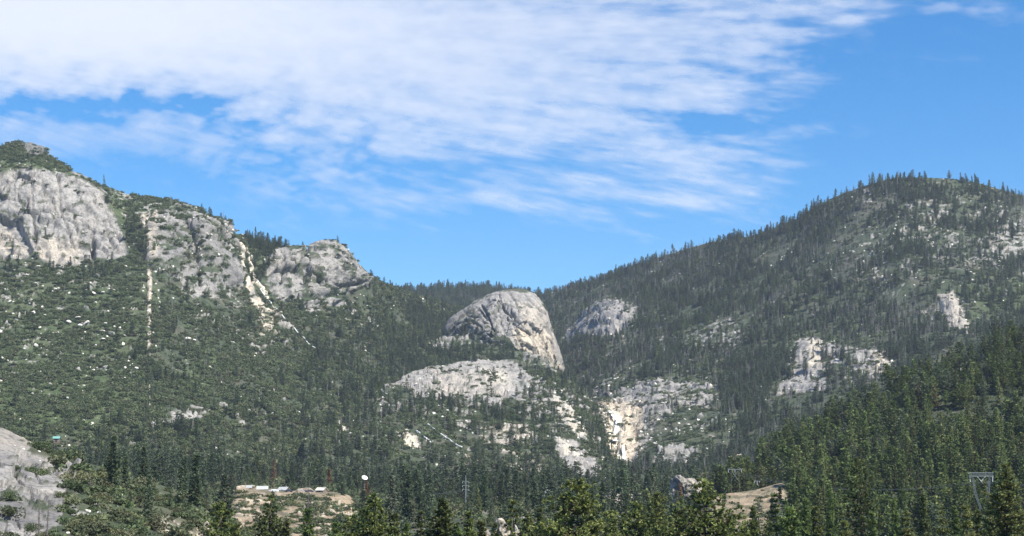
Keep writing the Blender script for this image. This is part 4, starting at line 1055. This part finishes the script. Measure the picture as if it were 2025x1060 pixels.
# --- individual bushes on the near left slope and the bank
BUSH = []
for i in range(6):
    mb, v, f = bush_arrays(60 + i, 900, .125, .8, 9)
    BUSH.append((mb.mesh("stems", M_BARK), mesh_np("foliage", v, f, [M_OAK if i % 3 else M_SHRUB])))
def place_bush(p, size, lab, grp, k, wide=1.0):
    t = empty("bush", (p[0], p[1], p[2] - .1), r0.uniform(0, 6.28)); t.scale = (size * wide, size * wide, size)
    tag(t, lab, "bush", grp)
    for nm, me in (("stems", BUSH[k][0]), ("foliage", BUSH[k][1])):
        c = link(bpy.data.objects.new(nm, me)); c.parent = t
nb_ = scatter(sh_near, 'bushes', .0125, [([(-300, 830), (0, 846), (60, 870), (150, 925), (130, 985), (110, 1060), (-300, 1110)], .0048, 6)], .12, (2.3, .8), .35, 25, seed=51) if PLANTS.setdefault('bushes', []) is not None else None
u_, v_ = proj(nb_[:, :3]); ok = (u_ > -20) & (u_ < 520) & (v_ < 1085)
for p in nb_[ok][:285]:
    on_rock = proj(p[:3])[0] < 150
    place_bush(p, p[3], "dark bush growing in a crack of the pale near left outcrop" if on_rock else "olive green bush on the brushy near left slope",
               "bushes on the pale outcrop" if on_rock else "bushes of the near left slope", int(r0.integers(0, 6)), r0.uniform(1.0, 1.35))
for k, (px, py, s, lab) in enumerate([(640, 988, 2.4, "large round dark bush near the right end of the sandy bank top"), (578, 998, 2.3, "left dark bush of a pair in the middle of the sandy bank"), (602, 1003, 2.9, "right dark bush of a pair in the middle of the sandy bank"),
      (488, 985, 2.2, "green bush at the left end of the sandy bank top"), (470, 975, 2.4, "green bush under the left end of the cabin terrace"), (527, 992, 1.6, "small brown green bush below the cabin terrace"), (540, 985, 1.7, "rounded green bush just below the terrace rim"), (690, 1010, 2.2, "green bush on the rounded right shoulder of the bank"), (665, 1030, 2.4, "grey green bush low on the right of the bank"), (700, 1040, 2.6, "bush at the lower right foot of the bank"), (560, 1030, 2.2, "bush among tan rocks low on the bank")]):
    place_bush(ground_at(px, py, sh_bank), s, lab, "bushes on the sandy bank", k % 6, 1.15)

for k, (px, py, s, lab) in enumerate([(62, 932, 2.0, "dark bush on the ledge over the shaded cave of the near left outcrop"), (85, 942, 2.6, "large dark bush in the middle of the near left outcrop"), (28, 930, 1.8, "dark bush beside the shaded cave of the near left outcrop"), (100, 900, 2.4, "bush high on the right shoulder of the near left outcrop"), (140, 965, 2.8, "big dark bush at the right edge of the near left outcrop"), (12, 990, 2.6, "dark bush low on the near left outcrop at the frame edge"),
      (15, 1022, 3.0, "lowest dark bush at the frame edge on the near left outcrop"), (118, 920, 2.2, "bush between two slabs of the near left outcrop"), (110, 980, 1.6, "small bush under the dark slot of the near left outcrop"), (60, 1050, 2.2, "bush at the foot of the near left outcrop")]):
    place_bush(ground_at(px, py, sh_near), s, lab, "bushes on the pale outcrop", (3 * k) % 6, 1.15)

# --- individual pale boulders on the left mountain
BL = []
for i in range(7):
    v, f = boulder_arrays(30 + i); BL.append(mesh_np("boulder", v, f, [M_BOULD]))
BPTS = [(75, 530, 7, 3), (53, 545, 6, 2), (30, 537, 5, 3), (70, 565, 8, 3), (187, 580, 7, 3), (205, 580, 5, 3), (67, 621, 4, 4), (90, 624, 3, 2), (80, 652, 4, 4), (138, 640, 8, 4), (155, 630, 7, 3), (175, 640, 4, 3), (202, 655, 7, 4), (223, 662, 7, 4), (228, 650, 3, 3), (204, 672, 7, 3), (245, 683, 5, 5), (190, 684, 3, 3), (105, 684, 3, 3), (247, 665, 4, 2), (92, 705, 3, 3), (270, 731, 6, 4), (254, 718, 3, 4), (188, 736, 3, 4), (5, 711, 5, 4), (240, 604, 3, 2), (208, 605, 4, 2), (215, 618, 3, 2), (110, 575, 4, 4), (20, 598, 6, 3), (85, 610, 4, 3), (2, 660, 5, 6), (115, 660, 4, 3), (50, 690, 3, 3), (73, 685, 4, 5), (120, 710, 3, 2), (135, 705, 3, 2), (165, 700, 3, 2), (65, 780, 4, 2), (135, 790, 3, 4), (248, 748, 3, 2), (3, 756, 4, 3), (100, 760, 3, 2), (127, 803, 3, 2), (370, 720, 5, 2), (372, 673, 6, 5), (385, 675, 5, 4), (210, 640, 4, 2), (160, 645, 5, 3), (220, 678, 4, 2), (30, 575, 5, 3), (60, 600, 3, 2)]
for k, (px, py, w, hh) in enumerate(BPTS):
    p = ground_at(px, py, sh_left); m_ = p[1] / FPX
    o = obj("boulder", BL[k % 7]); o.location = tuple(p + (0, -2.5, .55 * max(hh, 2) * m_)); o.rotation_euler = (r0.normal(0, .2), r0.normal(0, .2), r0.uniform(0, 3.1))
    o.scale = (w * m_ * 1.05, w * m_ * 1.05, max(hh, 2.5) * m_ * 1.35)
    tag(o, "pale granite boulder in the brush on the open left mountainside", "boulder", "boulders on the left mountainside")
# young conifers that screen the dish mast
for k, (px, top_) in enumerate([(718, 953), (730, 956)]):
    b = column_at(px, 975, sh_valley); zt = P(px, top_, b[1])[2]
    place_tree("conifer", PR_F[k], (P(px, 960, b[1])[0], b[1], b[2] - .3), max(5, zt - b[2]), 16.0, 1.3 * k, ["young dark conifer just under the left rim of the white dish", "young dark conifer just under the right rim of the white dish"][k], "conifer", None, 1.1)
# ------------------------------------------------------------------ pale knobs of rock in the valley and near the pines
rock_body("rock_outcrop", "pale blocky rock knob behind the rust coloured dead conifer", "rock", [(1300, 1030), (1303, 985), (1312, 972), (1320, 968), (1330, 944), (1344, 937), (1356, 944), (1372, 943), (1388, 952), (1392, 970), (1398, 990), (1400, 1030)], 960, 14, amp=(2.5, 2, 4.5), nph=150, ns=40, seed=5, kind='thing', sc=3.0, front_pow=.7,
    cracks=[([(1330, 945), (1345, 960), (1385, 962)], 3, 2.5), ([(1335, 965), (1350, 985)], 3, 2)], tans=[(full(1300, 930, 1400, 1030), .35, 10)])
for k, (ol, Y, lab) in enumerate([([(966, 1085), (974, 1050), (984, 1030), (992, 1026), (1000, 1040), (1008, 1046), (1014, 1085)], 330, "bright pale rock block behind the thin open pine"), ([(940, 1085), (950, 1058), (957, 1040), (966, 1056), (978, 1085)], 335, "small pinkish rock block left of the bright pale block"), ([(1000, 1085), (1010, 1052), (1018, 1034), (1030, 1050), (1044, 1085)], 325, "tall pale rock block right behind the thin open pine")]):
    rock_body("rock_block", lab, "rock", ol, Y, 3.0, amp=(.5, .6, 1.1), nph=80, ns=24, seed=20 + k, kind='thing', sc=8.0, front_pow=.7, tans=[(full(900, 900, 1100, 1100), .45, 10)])

# ------------------------------------------------------------------ falling water in the canyon
def water_ribbon(name, label, line, sh, off=3.0):
    pts, ws = [], []
    for px, py, w in line:
        g = ground_at(px, py, sh); q = P(px, py, g[1] - off); pts.append(q); ws.append(w * q[1] / FPX)
    pts = np.array(pts); n = 40
    t = np.linspace(0, len(pts) - 1, n); k = np.arange(len(pts))
    C_ = np.stack([np.interp(t, k, pts[:, a]) for a in range(3)], 1); wd = np.interp(t, k, ws)
    r = np.random.default_rng(len(line)); m = 10
    vs = []
    for i in range(n):
        for j in range(m):
            a = 2 * math.pi * j / m
            vs.append(C_[i] + np.array([math.cos(a) * wd[i] * .5, math.sin(a) * .9, 0]) * (1 + r.normal(0, .22)) + r.normal(0, .15, 3))
    idx = np.arange(n * m).reshape(n, m); nx_ = np.roll(idx, -1, 1)
    o = obj(name, mesh_np(name, np.array(vs), np.stack([idx[:-1], nx_[:-1], nx_[1:], idx[1:]], -1).reshape(-1, 4), [M_WATER], True))
    tag(o, label, "waterfall", kind='structure')
water_ribbon("cascade", "white cascade sliding down the cream rock chute of the canyon", [(1204, 812, 3), (1212, 822, 6), (1222, 832, 8), (1220, 845, 9), (1219, 858, 13), (1216, 872, 10)], sh_right, 12)
water_ribbon("waterfall", "narrow white waterfall dropping below the cream canyon rocks", [(1231, 880, 4), (1233, 890, 5), (1234, 900, 6), (1233, 912, 5)], sh_right, 22)

# ------------------------------------------------------------------ pipelines down the slopes
def pipeline(line, sh, r, label, lift=1.2):
    pts = []
    for (ax, ay), (bx, by) in zip(line[:-1], line[1:]):
        for t in np.linspace(0, 1, 14)[:-1]: pts.append(ground_at(ax + (bx - ax) * t, ay + (by - ay) * t, sh))
    pts.append(ground_at(*line[-1], sh)); pts = np.array(pts)
    for a in (1, 2):
        s = pts[:, a].copy()
        for _ in range(3): s = np.convolve(np.pad(s, 2, mode='edge'), np.ones(5) / 5, 'valid')
        pts[:, a] = s
    pts += (0, -2.0, lift)
    t = empty("pipeline", tuple(pts[0])); tag(t, label, "pipeline")
    mb = MB(); mb.tube(pts - pts[0], r, 8); mb.build("pipe", M_PIPE, t, True)
    for k in range(2, len(pts) - 1, 5):
        s = MB(); c = pts[k] - pts[0]; s.box(c - (0, 0, r + .9), (r * 2.6, 1.2, 2.0)); s.build("support", M_BOULD, t)
pipeline([(508, 552), (520, 582), (545, 612), (585, 653), (622, 694)], sh_left, .85, "long straight pale pipeline running diagonally down the left mountain")
pipeline([(748, 766), (758, 776), (770, 784)], sh_hump, .5, "short thin pipeline at the left edge of the granite slabs")
pipeline([(843, 837), (856, 848), (884, 868), (912, 888)], sh_hump, .85, "straight white pipeline segment on the lower granite hill", 1.0)
pipeline([(822, 852), (840, 866), (857, 881)], sh_hump, .7, "thinner short pipeline segment left of the straight white one", 1.0)

# ------------------------------------------------------------------ power line structures
def to_px(px, py, Y): return P(px, py, Y)
# lattice tower behind the big yellow green fir
TY = 720.0
b = column_at(1940, TY, sh_forest); top = P(1940, 934, TY)
lt = empty("lattice_tower", (top[0], TY, b[2])); tag(lt, "grey steel lattice tower with a wide flat crossarm behind the big fir", "power tower")
H = top[2] - b[2]
def lattice(mb, a0, a1, w0, w1, n, r=.05):
    """square lattice column between two heights"""
    a0, a1 = np.array(a0, float), np.array(a1, float)
    cs = [(-1, -1), (1, -1), (1, 1), (-1, 1)]
    ring = lambda t: [a0 + (a1 - a0) * t + np.array([sx, sy, 0]) * (w0 + (w1 - w0) * t) / 2 for sx, sy in cs]
    for i in range(n):
        A, B = ring(i / n), ring((i + 1) / n)
        for k in range(4):
            mb.tube([A[k], B[k]], r, 4); mb.tube([A[k], B[(k + 1) % 4]], r * .7, 3); mb.tube([A[(k + 1) % 4], B[k]], r * .7, 3); mb.tube([B[k], B[(k + 1) % 4]], r * .7, 3)
mb = MB(); lattice(mb, (0, 0, 0), (0, 0, H * .42), 4.2, 1.5, 6); mb.build("tower_body", M_STEEL, lt)
zc = H - 1.0
for s in (-1, 1):
    mb = MB(); lattice(mb, (s * .4, 0, H * .42), (s * 2.6, 0, H * .68), .7, .8, 5, .04); lattice(mb, (s * 2.6, 0, H * .68), (s * 3.4, 0, zc - .6), .8, .6, 5, .04); mb.build("tower_fork", M_STEEL, lt)
mb = MB()
for zz_ in (zc - .6, zc + .8):
    for yy in (-.5, .5): mb.tube([(-4.9, yy, zz_), (4.9, yy, zz_)], .10, 4)
for k in range(14):
    xa = -4.9 + 9.8 * k / 14; xb = xa + .7
    for yy in (-.5, .5):
        mb.tube([(xa, yy, zc - .6), (xb, yy, zc + .8)], .06, 3); mb.tube([(xa, yy, zc + .8), (xb, yy, zc - .6)], .06, 3)
    mb.tube([(xa, -.5, zc - .6), (xa, .5, zc - .6)], .06, 3)
mb.build("crossarm", M_STEEL, lt)
INS = []
for xx in (-4.6, 0, 4.6):
    mb = MB(); zt = zc - .6
    if xx == 0:
        mb.tube([(-1.7, 0, zt), (0, 0, zt - 2.0), (1.7, 0, zt)], .13, 5)
    else:
        mb.tube([(xx, 0, zt), (xx * .97, 0, zt - 2.2)], .13, 5)
    mb.build("insulator", M_WHITE, lt)
    INS.append(np.array([top[0] + xx * (.97 if xx else 1), TY, b[2] + zt - 2.1]))
# H frame of wooden poles on the tan bank
HY = 850.0
g0, g1 = column_at(1447, HY, sh_cut), column_at(1461, HY, sh_cut)
t2 = P(1453, 925, HY)
hf = empty("power_pole", (t2[0], HY, min(g0[2], g1[2]))); tag(hf, "grey two legged line pole with a crossarm on the bare tan bank", "power pole")
HH = t2[2] - min(g0[2], g1[2])
for s in (-1, 1):
    mb = MB(); mb.tube([(s * 1.9, 0, -.5), (s * 1.7, 0, HH)], [.22, .16], 7); mb.build("pole", M_BARK, hf)
mb = MB(); mb.box((0, -.25, HH - .8), (6.6, .2, .3)); mb.tube([(-3.2, -.25, HH - .7), (-1.7, -.25, HH)], .07, 4); mb.tube([(3.2, -.25, HH - .7), (1.7, -.25, HH)], .07, 4); mb.build("crossarm", M_STEEL, hf)
mb = MB(); mb.tube([(-1.8, -.1, HH * .45), (1.75, -.1, HH - 1.2)], .08, 4); mb.tube([(1.8, -.1, HH * .45), (-1.75, -.1, HH - 1.2)], .08, 4); mb.build("brace", M_STEEL, hf)
HI = []
for xx in (-3.1, 0, 3.1):
    mb = MB(); mb.tube([(xx, -.25, HH - .95), (xx, -.25, HH - 2.2)], .09, 5); mb.build("insulator", M_WHITE, hf)
    HI.append(np.array([t2[0] + xx, HY - .25, min(g0[2], g1[2]) + HH - 2.2]))
# steel pole with three crossarms in the middle of the valley
def line_pole(px, top_py, Y, sh, arms, label, wide=2.4):
    g = column_at(px, Y, sh); tp_ = P(px, top_py, g[1]); h = tp_[2] - g[2]
    e = empty("utility_pole", (tp_[0], g[1], g[2])); tag(e, label, "utility pole")
    mb = MB(); mb.tube([(0, 0, -.5), (0, 0, h)], [.42, .2], 8); mb.build("pole", M_STEEL, e)
    res = []
    for k in range(arms):
        z = h - 3.4 - k * 1.9 if arms > 1 else h - .5
        mb = MB(); mb.tube([(-wide / 2, 0, z + .25), (0, 0, z), (wide / 2, 0, z + .25)], .12, 5); mb.build("crossarm", M_STEEL, e)
        for s in (-1, 1):
            m2 = MB(); m2.tube([(s * wide / 2, 0, z + .2), (s * wide / 2, 0, z - .5)], .08, 5); m2.build("insulator", M_WHITE, e)
            res.append(np.array([tp_[0] + s * wide / 2, g[1], g[2] + z - .5]))
    return res
A1 = line_pole(921, 940, 900, sh_valley, 3, "tall steel pole with three short crossarms in the middle valley", 3.2)
A2 = line_pole(1043, 985, 980, sh_valley, 1, "short grey pole right of the tall three armed pole")
A3 = line_pole(1497, 950, 868, sh_cut, 1, "small pole on the crest of the bare tan bank")
WR = 0.035
def wire(a, b_, sag, label, grp):
    t = np.linspace(0, 1, 18)[:, None]
    pts = np.asarray(a) * (1 - t) + np.asarray(b_) * t; pts[:, 2] -= sag * 4 * (t * (1 - t))[:, 0]
    mb = MB(); mb.tube(pts - pts[0], WR, 4); o = mb.build("power_cable", M_STEEL); o.location = tuple(pts[0])
    tag(o, label, "cable", grp)
for k in range(3):
    wire(HI[k], INS[k], 5.5, "thin sagging cable between the lattice tower and the two legged pole", "cables on the right hillside")
    wire(INS[k], INS[k] + (150, -160, 4), 6, "thin cable leaving the lattice tower towards the right edge", "cables leaving the tower to the right")
for k in range(2):
    wire(A1[4 + k], A2[k], 2.5, "thin cable between the three armed pole and the short grey pole", "cables in the middle valley")
    wire(A1[4 + k], A1[4 + k] + (-120, 30, -1), 3.5, "thin cable leaving the three armed pole towards the left", "cables leaving the pole to the left")

# ------------------------------------------------------------------ dish above the trees
DY = 1000.0
g = column_at(721, DY, sh_valley); c = P(721, 945, g[1])
dish = empty("satellite_dish", (c[0], g[1], g[2])); tag(dish, "large bright white dish rising above the dark valley conifers", "dish")
n, m = 10, 28
vs = []
for side in (0, .10):
    for i in range(n + 1):
        rr_ = 1.6 * i / n
        for j in range(m):
            a = 2 * math.pi * j / m
            vs.append((rr_ * math.cos(a) * 1.05, -.42 * (rr_ / 1.6) ** 2 + side, rr_ * math.sin(a) * .78))
fq = []
for s in range(2):
    o0 = s * (n + 1) * m
    for i in range(n):
        for j in range(m): fq.append((o0 + i * m + j, o0 + i * m + (j + 1) % m, o0 + (i + 1) * m + (j + 1) % m, o0 + (i + 1) * m + j))
for j in range(m): fq.append((n * m + j, n * m + (j + 1) % m, (2 * n + 1) * m + (j + 1) % m, (2 * n + 1) * m + j))
bowl = obj("bowl", mesh_np("bowl", np.array(vs), np.array(fq), [M_WHITE], True), dish, (0, 0, c[2] - g[2])); bowl.rotation_euler = (R(-28), R(18), R(14))
mb = MB(); mb.tube([(0, .5, -.4), (0, .5, c[2] - g[2] - .3)], .12, 8); mb.build("mast", M_STEEL, dish)
mb = MB(); mb.tube([(0, 0, -1.2), (0, -1.5, 0)], .05, 4); mb.tube([(0, -1.5, -.15), (0, -1.5, .15)], .12, 6); mb.build("feed_arm", M_STEEL, bowl)

# ------------------------------------------------------------------ cabins, trailer and cars on the terrace
def cabin(px, py, Y, sh, w, d, hw, hr, rz, roof, label, z=None):
    g = P(px, py, Y) if z is None else np.array([P(px, py, Y)[0], Y, z])
    e = empty("cabin", tuple(g), rz); tag(e, label, "cabin")
    mb = MB(); mb.box((0, 0, hw / 2 - .4), (w, d, hw + .8))
    mb.add([(-w / 2 + .003, -d / 2, hw), (-w / 2 + .003, d / 2, hw), (-w / 2 + .003, 0, hw + hr * .96), (w / 2 - .003, -d / 2, hw), (w / 2 - .003, d / 2, hw), (w / 2 - .003, 0, hw + hr * .96)], [(0, 2, 1), (3, 4, 5)])
    mb.build("wall", M_WALL, e)
    mb = MB(); o_ = .45; t_ = .14
    for s in (-1, 1):
        A = [(-w / 2 - o_, s * (d / 2 + o_), hw - hr * o_ / (d / 2)), (w / 2 + o_, s * (d / 2 + o_), hw - hr * o_ / (d / 2)), (w / 2 + o_, 0, hw + hr), (-w / 2 - o_, 0, hw + hr)]
        v = A + [(x, y, zz + t_) for x, y, zz in A]
        mb.add(v, [(0, 1, 2, 3), (4, 7, 6, 5), (0, 4, 5, 1), (1, 5, 6, 2), (2, 6, 7, 3), (3, 7, 4, 0)])
    rf = mb.build("roof", roof, e)
    mb = MB(); mb.box((w * .25, .2, hw + hr + .3), (.5, .5, 1.1)); mb.build("chimney", M_GREYWOOD, rf)
    for k in range(2):
        f = MB(); x = (-.28 + .56 * k) * w; f.box((x, -d / 2 - .02, hw * .58), (1.1, .08, 1.0)); fo = f.build("window", M_WHITE, e)
        q = MB(); q.box((x, -d / 2 - .066, hw * .58), (.9, .02, .8)); q.build("pane", M_GLASS, fo)
    mb = MB(); mb.box((0, -d / 2 - .03, 1.0), (.95, .07, 2.0)); mb.build("door", M_BARK, e)
zT = P(560, 974, 950)[2]
cabin(519, 968, 985, None, 5.6, 4.6, 2.1, 1.5, R(6), M_ROOF, "low cabin with a pale roof at the left end of the terrace", zT + .1)
cabin(494, 966, 990, None, 2.8, 3.2, 2.6, 1.1, R(-15), M_ROOF, "tiny pale roofed shed left of the low cabin", zT + .4)
cabin(561, 972, 985, None, 4.8, 4.4, 1.7, 1.5, R(-22), M_ROOF, "small pale roofed cabin in the middle of the terrace", zT)
cabin(600, 976, 978, None, 5.2, 4.2, 1.9, .9, R(5), M_WALL, "dark brown cabin right of the middle of the terrace", zT - .4)
cabin(636, 974, 985, None, 5.0, 4.0, 1.8, 1.3, R(-30), M_BOULD, "cabin with a weathered tan roof at the right end of the terrace", zT - .2)
gg = column_at(112, 900, sh_valley)
cabin(112, 870, 900, None, 2.6, 2.4, 1.9, .8, R(4), M_ROOFG, "turquoise roofed cabin half hidden behind the left outcrop", P(112, 874, 900)[2])
gk = column_at(1143, 1050, sh_knoll)
for k, (px, py) in enumerate([(1075, 980), (1087, 978)]):
    gq_ = column_at(px, 1030, sh_valley)
    cabin(px, py, 1030, None, 2.8, 2.6, 2.2, .9, R(10), M_WHITE, ["tiny white cabin in the valley left of the tallest pine top", "second tiny white cabin nearest the tallest pine top"][k], P(px, py, 1030)[2] - .6)

def car(px, Y, z, rz, mat, label, L=4.4, Wd=1.75, Hh=1.5):
    e = empty("parked_car", (P(px, 970, Y)[0], Y, z), rz); tag(e, label, "car")
    prof = [(-.5, .22), (-.5, .55), (-.47, .62), (-.28, .66), (-.16, .98), (.22, 1.0), (.36, .68), (.48, .60), (.5, .5), (.5, .22)]
    v = [(x * L, s * Wd / 2 * (1 if zz < .8 else .84), zz * Hh) for s in (-1, 1) for x, zz in prof]
    n_ = len(prof)
    mb = MB(); mb.add(v, [tuple(range(n_)), tuple(range(n_, 2 * n_))[::-1]] + [(i, i + n_, (i + 1) % n_ + n_, (i + 1) % n_) for i in range(n_)]); mb.build("body", mat, e)
    for s in (-1, 1):
        for x in (-.31, .31):
            w = MB(); w.tube([(x * L, s * (Wd / 2 - .1), .32), (x * L, s * (Wd / 2 + .04), .32)], .33, 14); w.build("wheel", M_TYRE, e)
        g_ = MB(); g_.add([(-.24 * L, s * (Wd / 2 - .02), .69 * Hh), (.30 * L, s * (Wd / 2 - .02), .70 * Hh), (.19 * L, s * (Wd / 2 - .125), .94 * Hh), (-.15 * L, s * (Wd / 2 - .125), .93 * Hh)], [(0, 1, 2, 3)]); g_.build("side_window", M_GLASS, e)
    g_ = MB(); g_.box((.29 * L, 0, .83 * Hh), (.5, Wd * .72, .02)); g_.build("windscreen", M_GLASS, e).rotation_euler = (0, 0, 0)
M_CARG = plain("grey_car_paint", (.30, .31, .34), .35, .2, .05, spec=.5)
M_CARB = plain("dark_car_paint", (.05, .055, .075), .3, .1, .05, spec=.5)
car(541, 962, zT + .25, R(-12), M_WHITE, "white car parked between the low cabin and the middle cabin", 5.0, 1.9, 1.7)
car(612, 955, zT + .1, R(8), M_CARB, "dark car parked right of the brown cabin")
car(593, 957, zT + .15, R(-25), M_CARG, "grey car parked beside a dark one on the terrace")
car(571, 960, zT + .2, R(170), M_CARB, "dark car parked in front of the middle cabin")

# ------------------------------------------------------------------ air: closed haze box around camera and land
hz = MB(); hz.box((0, 3060, 420), (8800, 7120, 966)); 
mh = bpy.data.materials.new("haze_air"); mh.use_nodes = True
hn = mh.node_tree; hn.nodes.clear()
ho = hn.nodes.new("ShaderNodeOutputMaterial"); pv = hn.nodes.new("ShaderNodeVolumePrincipled")
pv.inputs["Color"].default_value = (.68, .79, .94, 1); pv.inputs["Density"].default_value = 0.000035; pv.inputs["Anisotropy"].default_value = 0.1
hn.links.new(pv.outputs[0], ho.inputs["Volume"])
h_o = hz.build("haze", mh); tag(h_o, "thin blue air haze over the whole valley", "haze", kind='stuff')

# ------------------------------------------------------------------ cloud sheet: a level layer 2500 m up, lit by the sun through it
def cloud_density(px, py):
    """thin altocumulus sheet, thick to the upper left, combed out to the right"""
    # distance inside the sheet's ragged outer edge
    edge = [(-900, -500), (2300, -500), (1960, -60), (1800, 10), (1790, 90), (1690, 150), (1620, 210), (1560, 270), (1540, 350), (1500, 400), (1380, 430), (1240, 455), (1050, 445), (880, 462), (700, 455), (560, 440), (470, 400), (330, 350), (150, 335), (-900, 365)]
    big = (fbm(px / 240, py / 90, None, 3, 201) - .5) * 2
    wx = px + 70 * big + 25 * (fbm(px / 60, py / 30, None, 3, 205) - .5) * 2
    wy = py + 26 * (fbm(px / 170, py / 60, None, 4, 211) - .5) * 2
    # streaks fanning to the right, softer cells to the left
    ang = np.arctan2(py - 60, px + 500)
    rad_ = np.hypot(px + 500, py - 60)
    st = fbm(rad_ / 320, ang * 44, None, 4, 221, .55)
    st2 = fbm(rad_ / 95, ang * 110, None, 4, 231, .6)
    cell = fbm((px + .4 * py) / 44 + big * .6, (py - .10 * px) / 22, None, 3, 241, .5)
    right = sstep(500, 1200, px)
    sd = poly_sd(wx, wy, edge) + (st - .5) * (60 + 300 * right) + (st2 - .5) * (30 + 160 * right)
    env = sstep(-60, 230, sd)
    thick = np.full(px.shape, .0)
    for cx, cy, sx, sy, a_ in [(60, 10, 640, 150, 1.6), (700, 70, 450, 120, .50), (1080, 120, 450, 130, .42), (150, 278, 190, 40, .72), (1350, 40, 360, 80, .30), (850, 225, 480, 90, .30), (1150, 310, 420, 90, .30), (1100, 400, 400, 44, .50), (1330, 370, 220, 40, .35), (1650, 50, 140, 60, .35), (480, 280, 280, 100, .34), (620, 390, 200, 50, .22), (1450, 200, 150, 24, .3)]:
        thick = thick + a_ * np.exp(-((px - cx) / sx) ** 2 - ((py - cy) / sy) ** 2)
    for cx, cy, sx, sy, a_ in [(90, 208, 200, 24, .60), (400, 220, 230, 34, .50), (350, 350, 190, 60, .35), (600, 300, 160, 40, .15), (1440, 240, 150, 22, .55), (1640, 105, 90, 26, .40), (720, 350, 120, 40, .2)]:
        thick = thick - a_ * np.exp(-((px - cx) / sx) ** 2 - ((py - cy) / sy) ** 2)
    tex = (st - .5) * (.22 + .28 * right) + (st2 - .5) * (.25 + .55 * right) + (cell - .5) * (1.25 - .65 * right)
    d = env * np.clip(thick * .95 + tex * (1.0 - .6 * np.clip(thick - .3, 0, 1)), 0, 1.5)
    return 1 - np.exp(-(1.25 + .55 * sstep(900, 200, px) * sstep(220, 60, py)) * d)
HC = 2500.0
cpx, cpy = np.meshgrid(np.arange(-700, 2700, 2.5), np.arange(-420, 560, 2.5))
d1 = P(cpx, cpy, 1.0)
CV = d1 * (HC / d1[..., 2])[..., None]
CD = cloud_density(cpx, cpy)
ci_ = np.arange(cpx.size).reshape(cpx.shape)
cq = np.stack([ci_[:-1, :-1], ci_[:-1, 1:], ci_[1:, 1:], ci_[1:, :-1]], -1).reshape(-1, 4)
keepq = CD.ravel()[cq].max(1) > .004
mc = bpy.data.materials.new("cloud_vapour"); mc.use_nodes = True
ct = mc.node_tree; ct.nodes.clear()
co = ct.nodes.new("ShaderNodeOutputMaterial"); tr = ct.nodes.new("ShaderNodeBsdfTransparent"); tl = ct.nodes.new("ShaderNodeBsdfTranslucent"); df = ct.nodes.new("ShaderNodeBsdfDiffuse")
tl.inputs[0].default_value = (.475, .485, .50, 1); df.inputs[0].default_value = (.45, .46, .48, 1)
m1 = ct.nodes.new("ShaderNodeMixShader"); m1.inputs[0].default_value = .15; m2_ = ct.nodes.new("ShaderNodeMixShader")
ct.links.new(tl.outputs[0], m1.inputs[1]); ct.links.new(df.outputs[0], m1.inputs[2])
an = ct.nodes.new("ShaderNodeAttribute"); an.attribute_name = "vapour"
ct.links.new(an.outputs["Fac"], m2_.inputs[0]); ct.links.new(tr.outputs[0], m2_.inputs[1]); ct.links.new(m1.outputs[0], m2_.inputs[2])
ct.links.new(m2_.outputs[0], co.inputs["Surface"])
cl = obj("clouds", mesh_np("clouds", CV.reshape(-1, 3), cq[keepq], [mc], True, attrs=dict(vapour=CD)))
tag(cl, "thin rippled white cloud sheet spreading from the upper left across the blue sky", "clouds", kind='stuff')
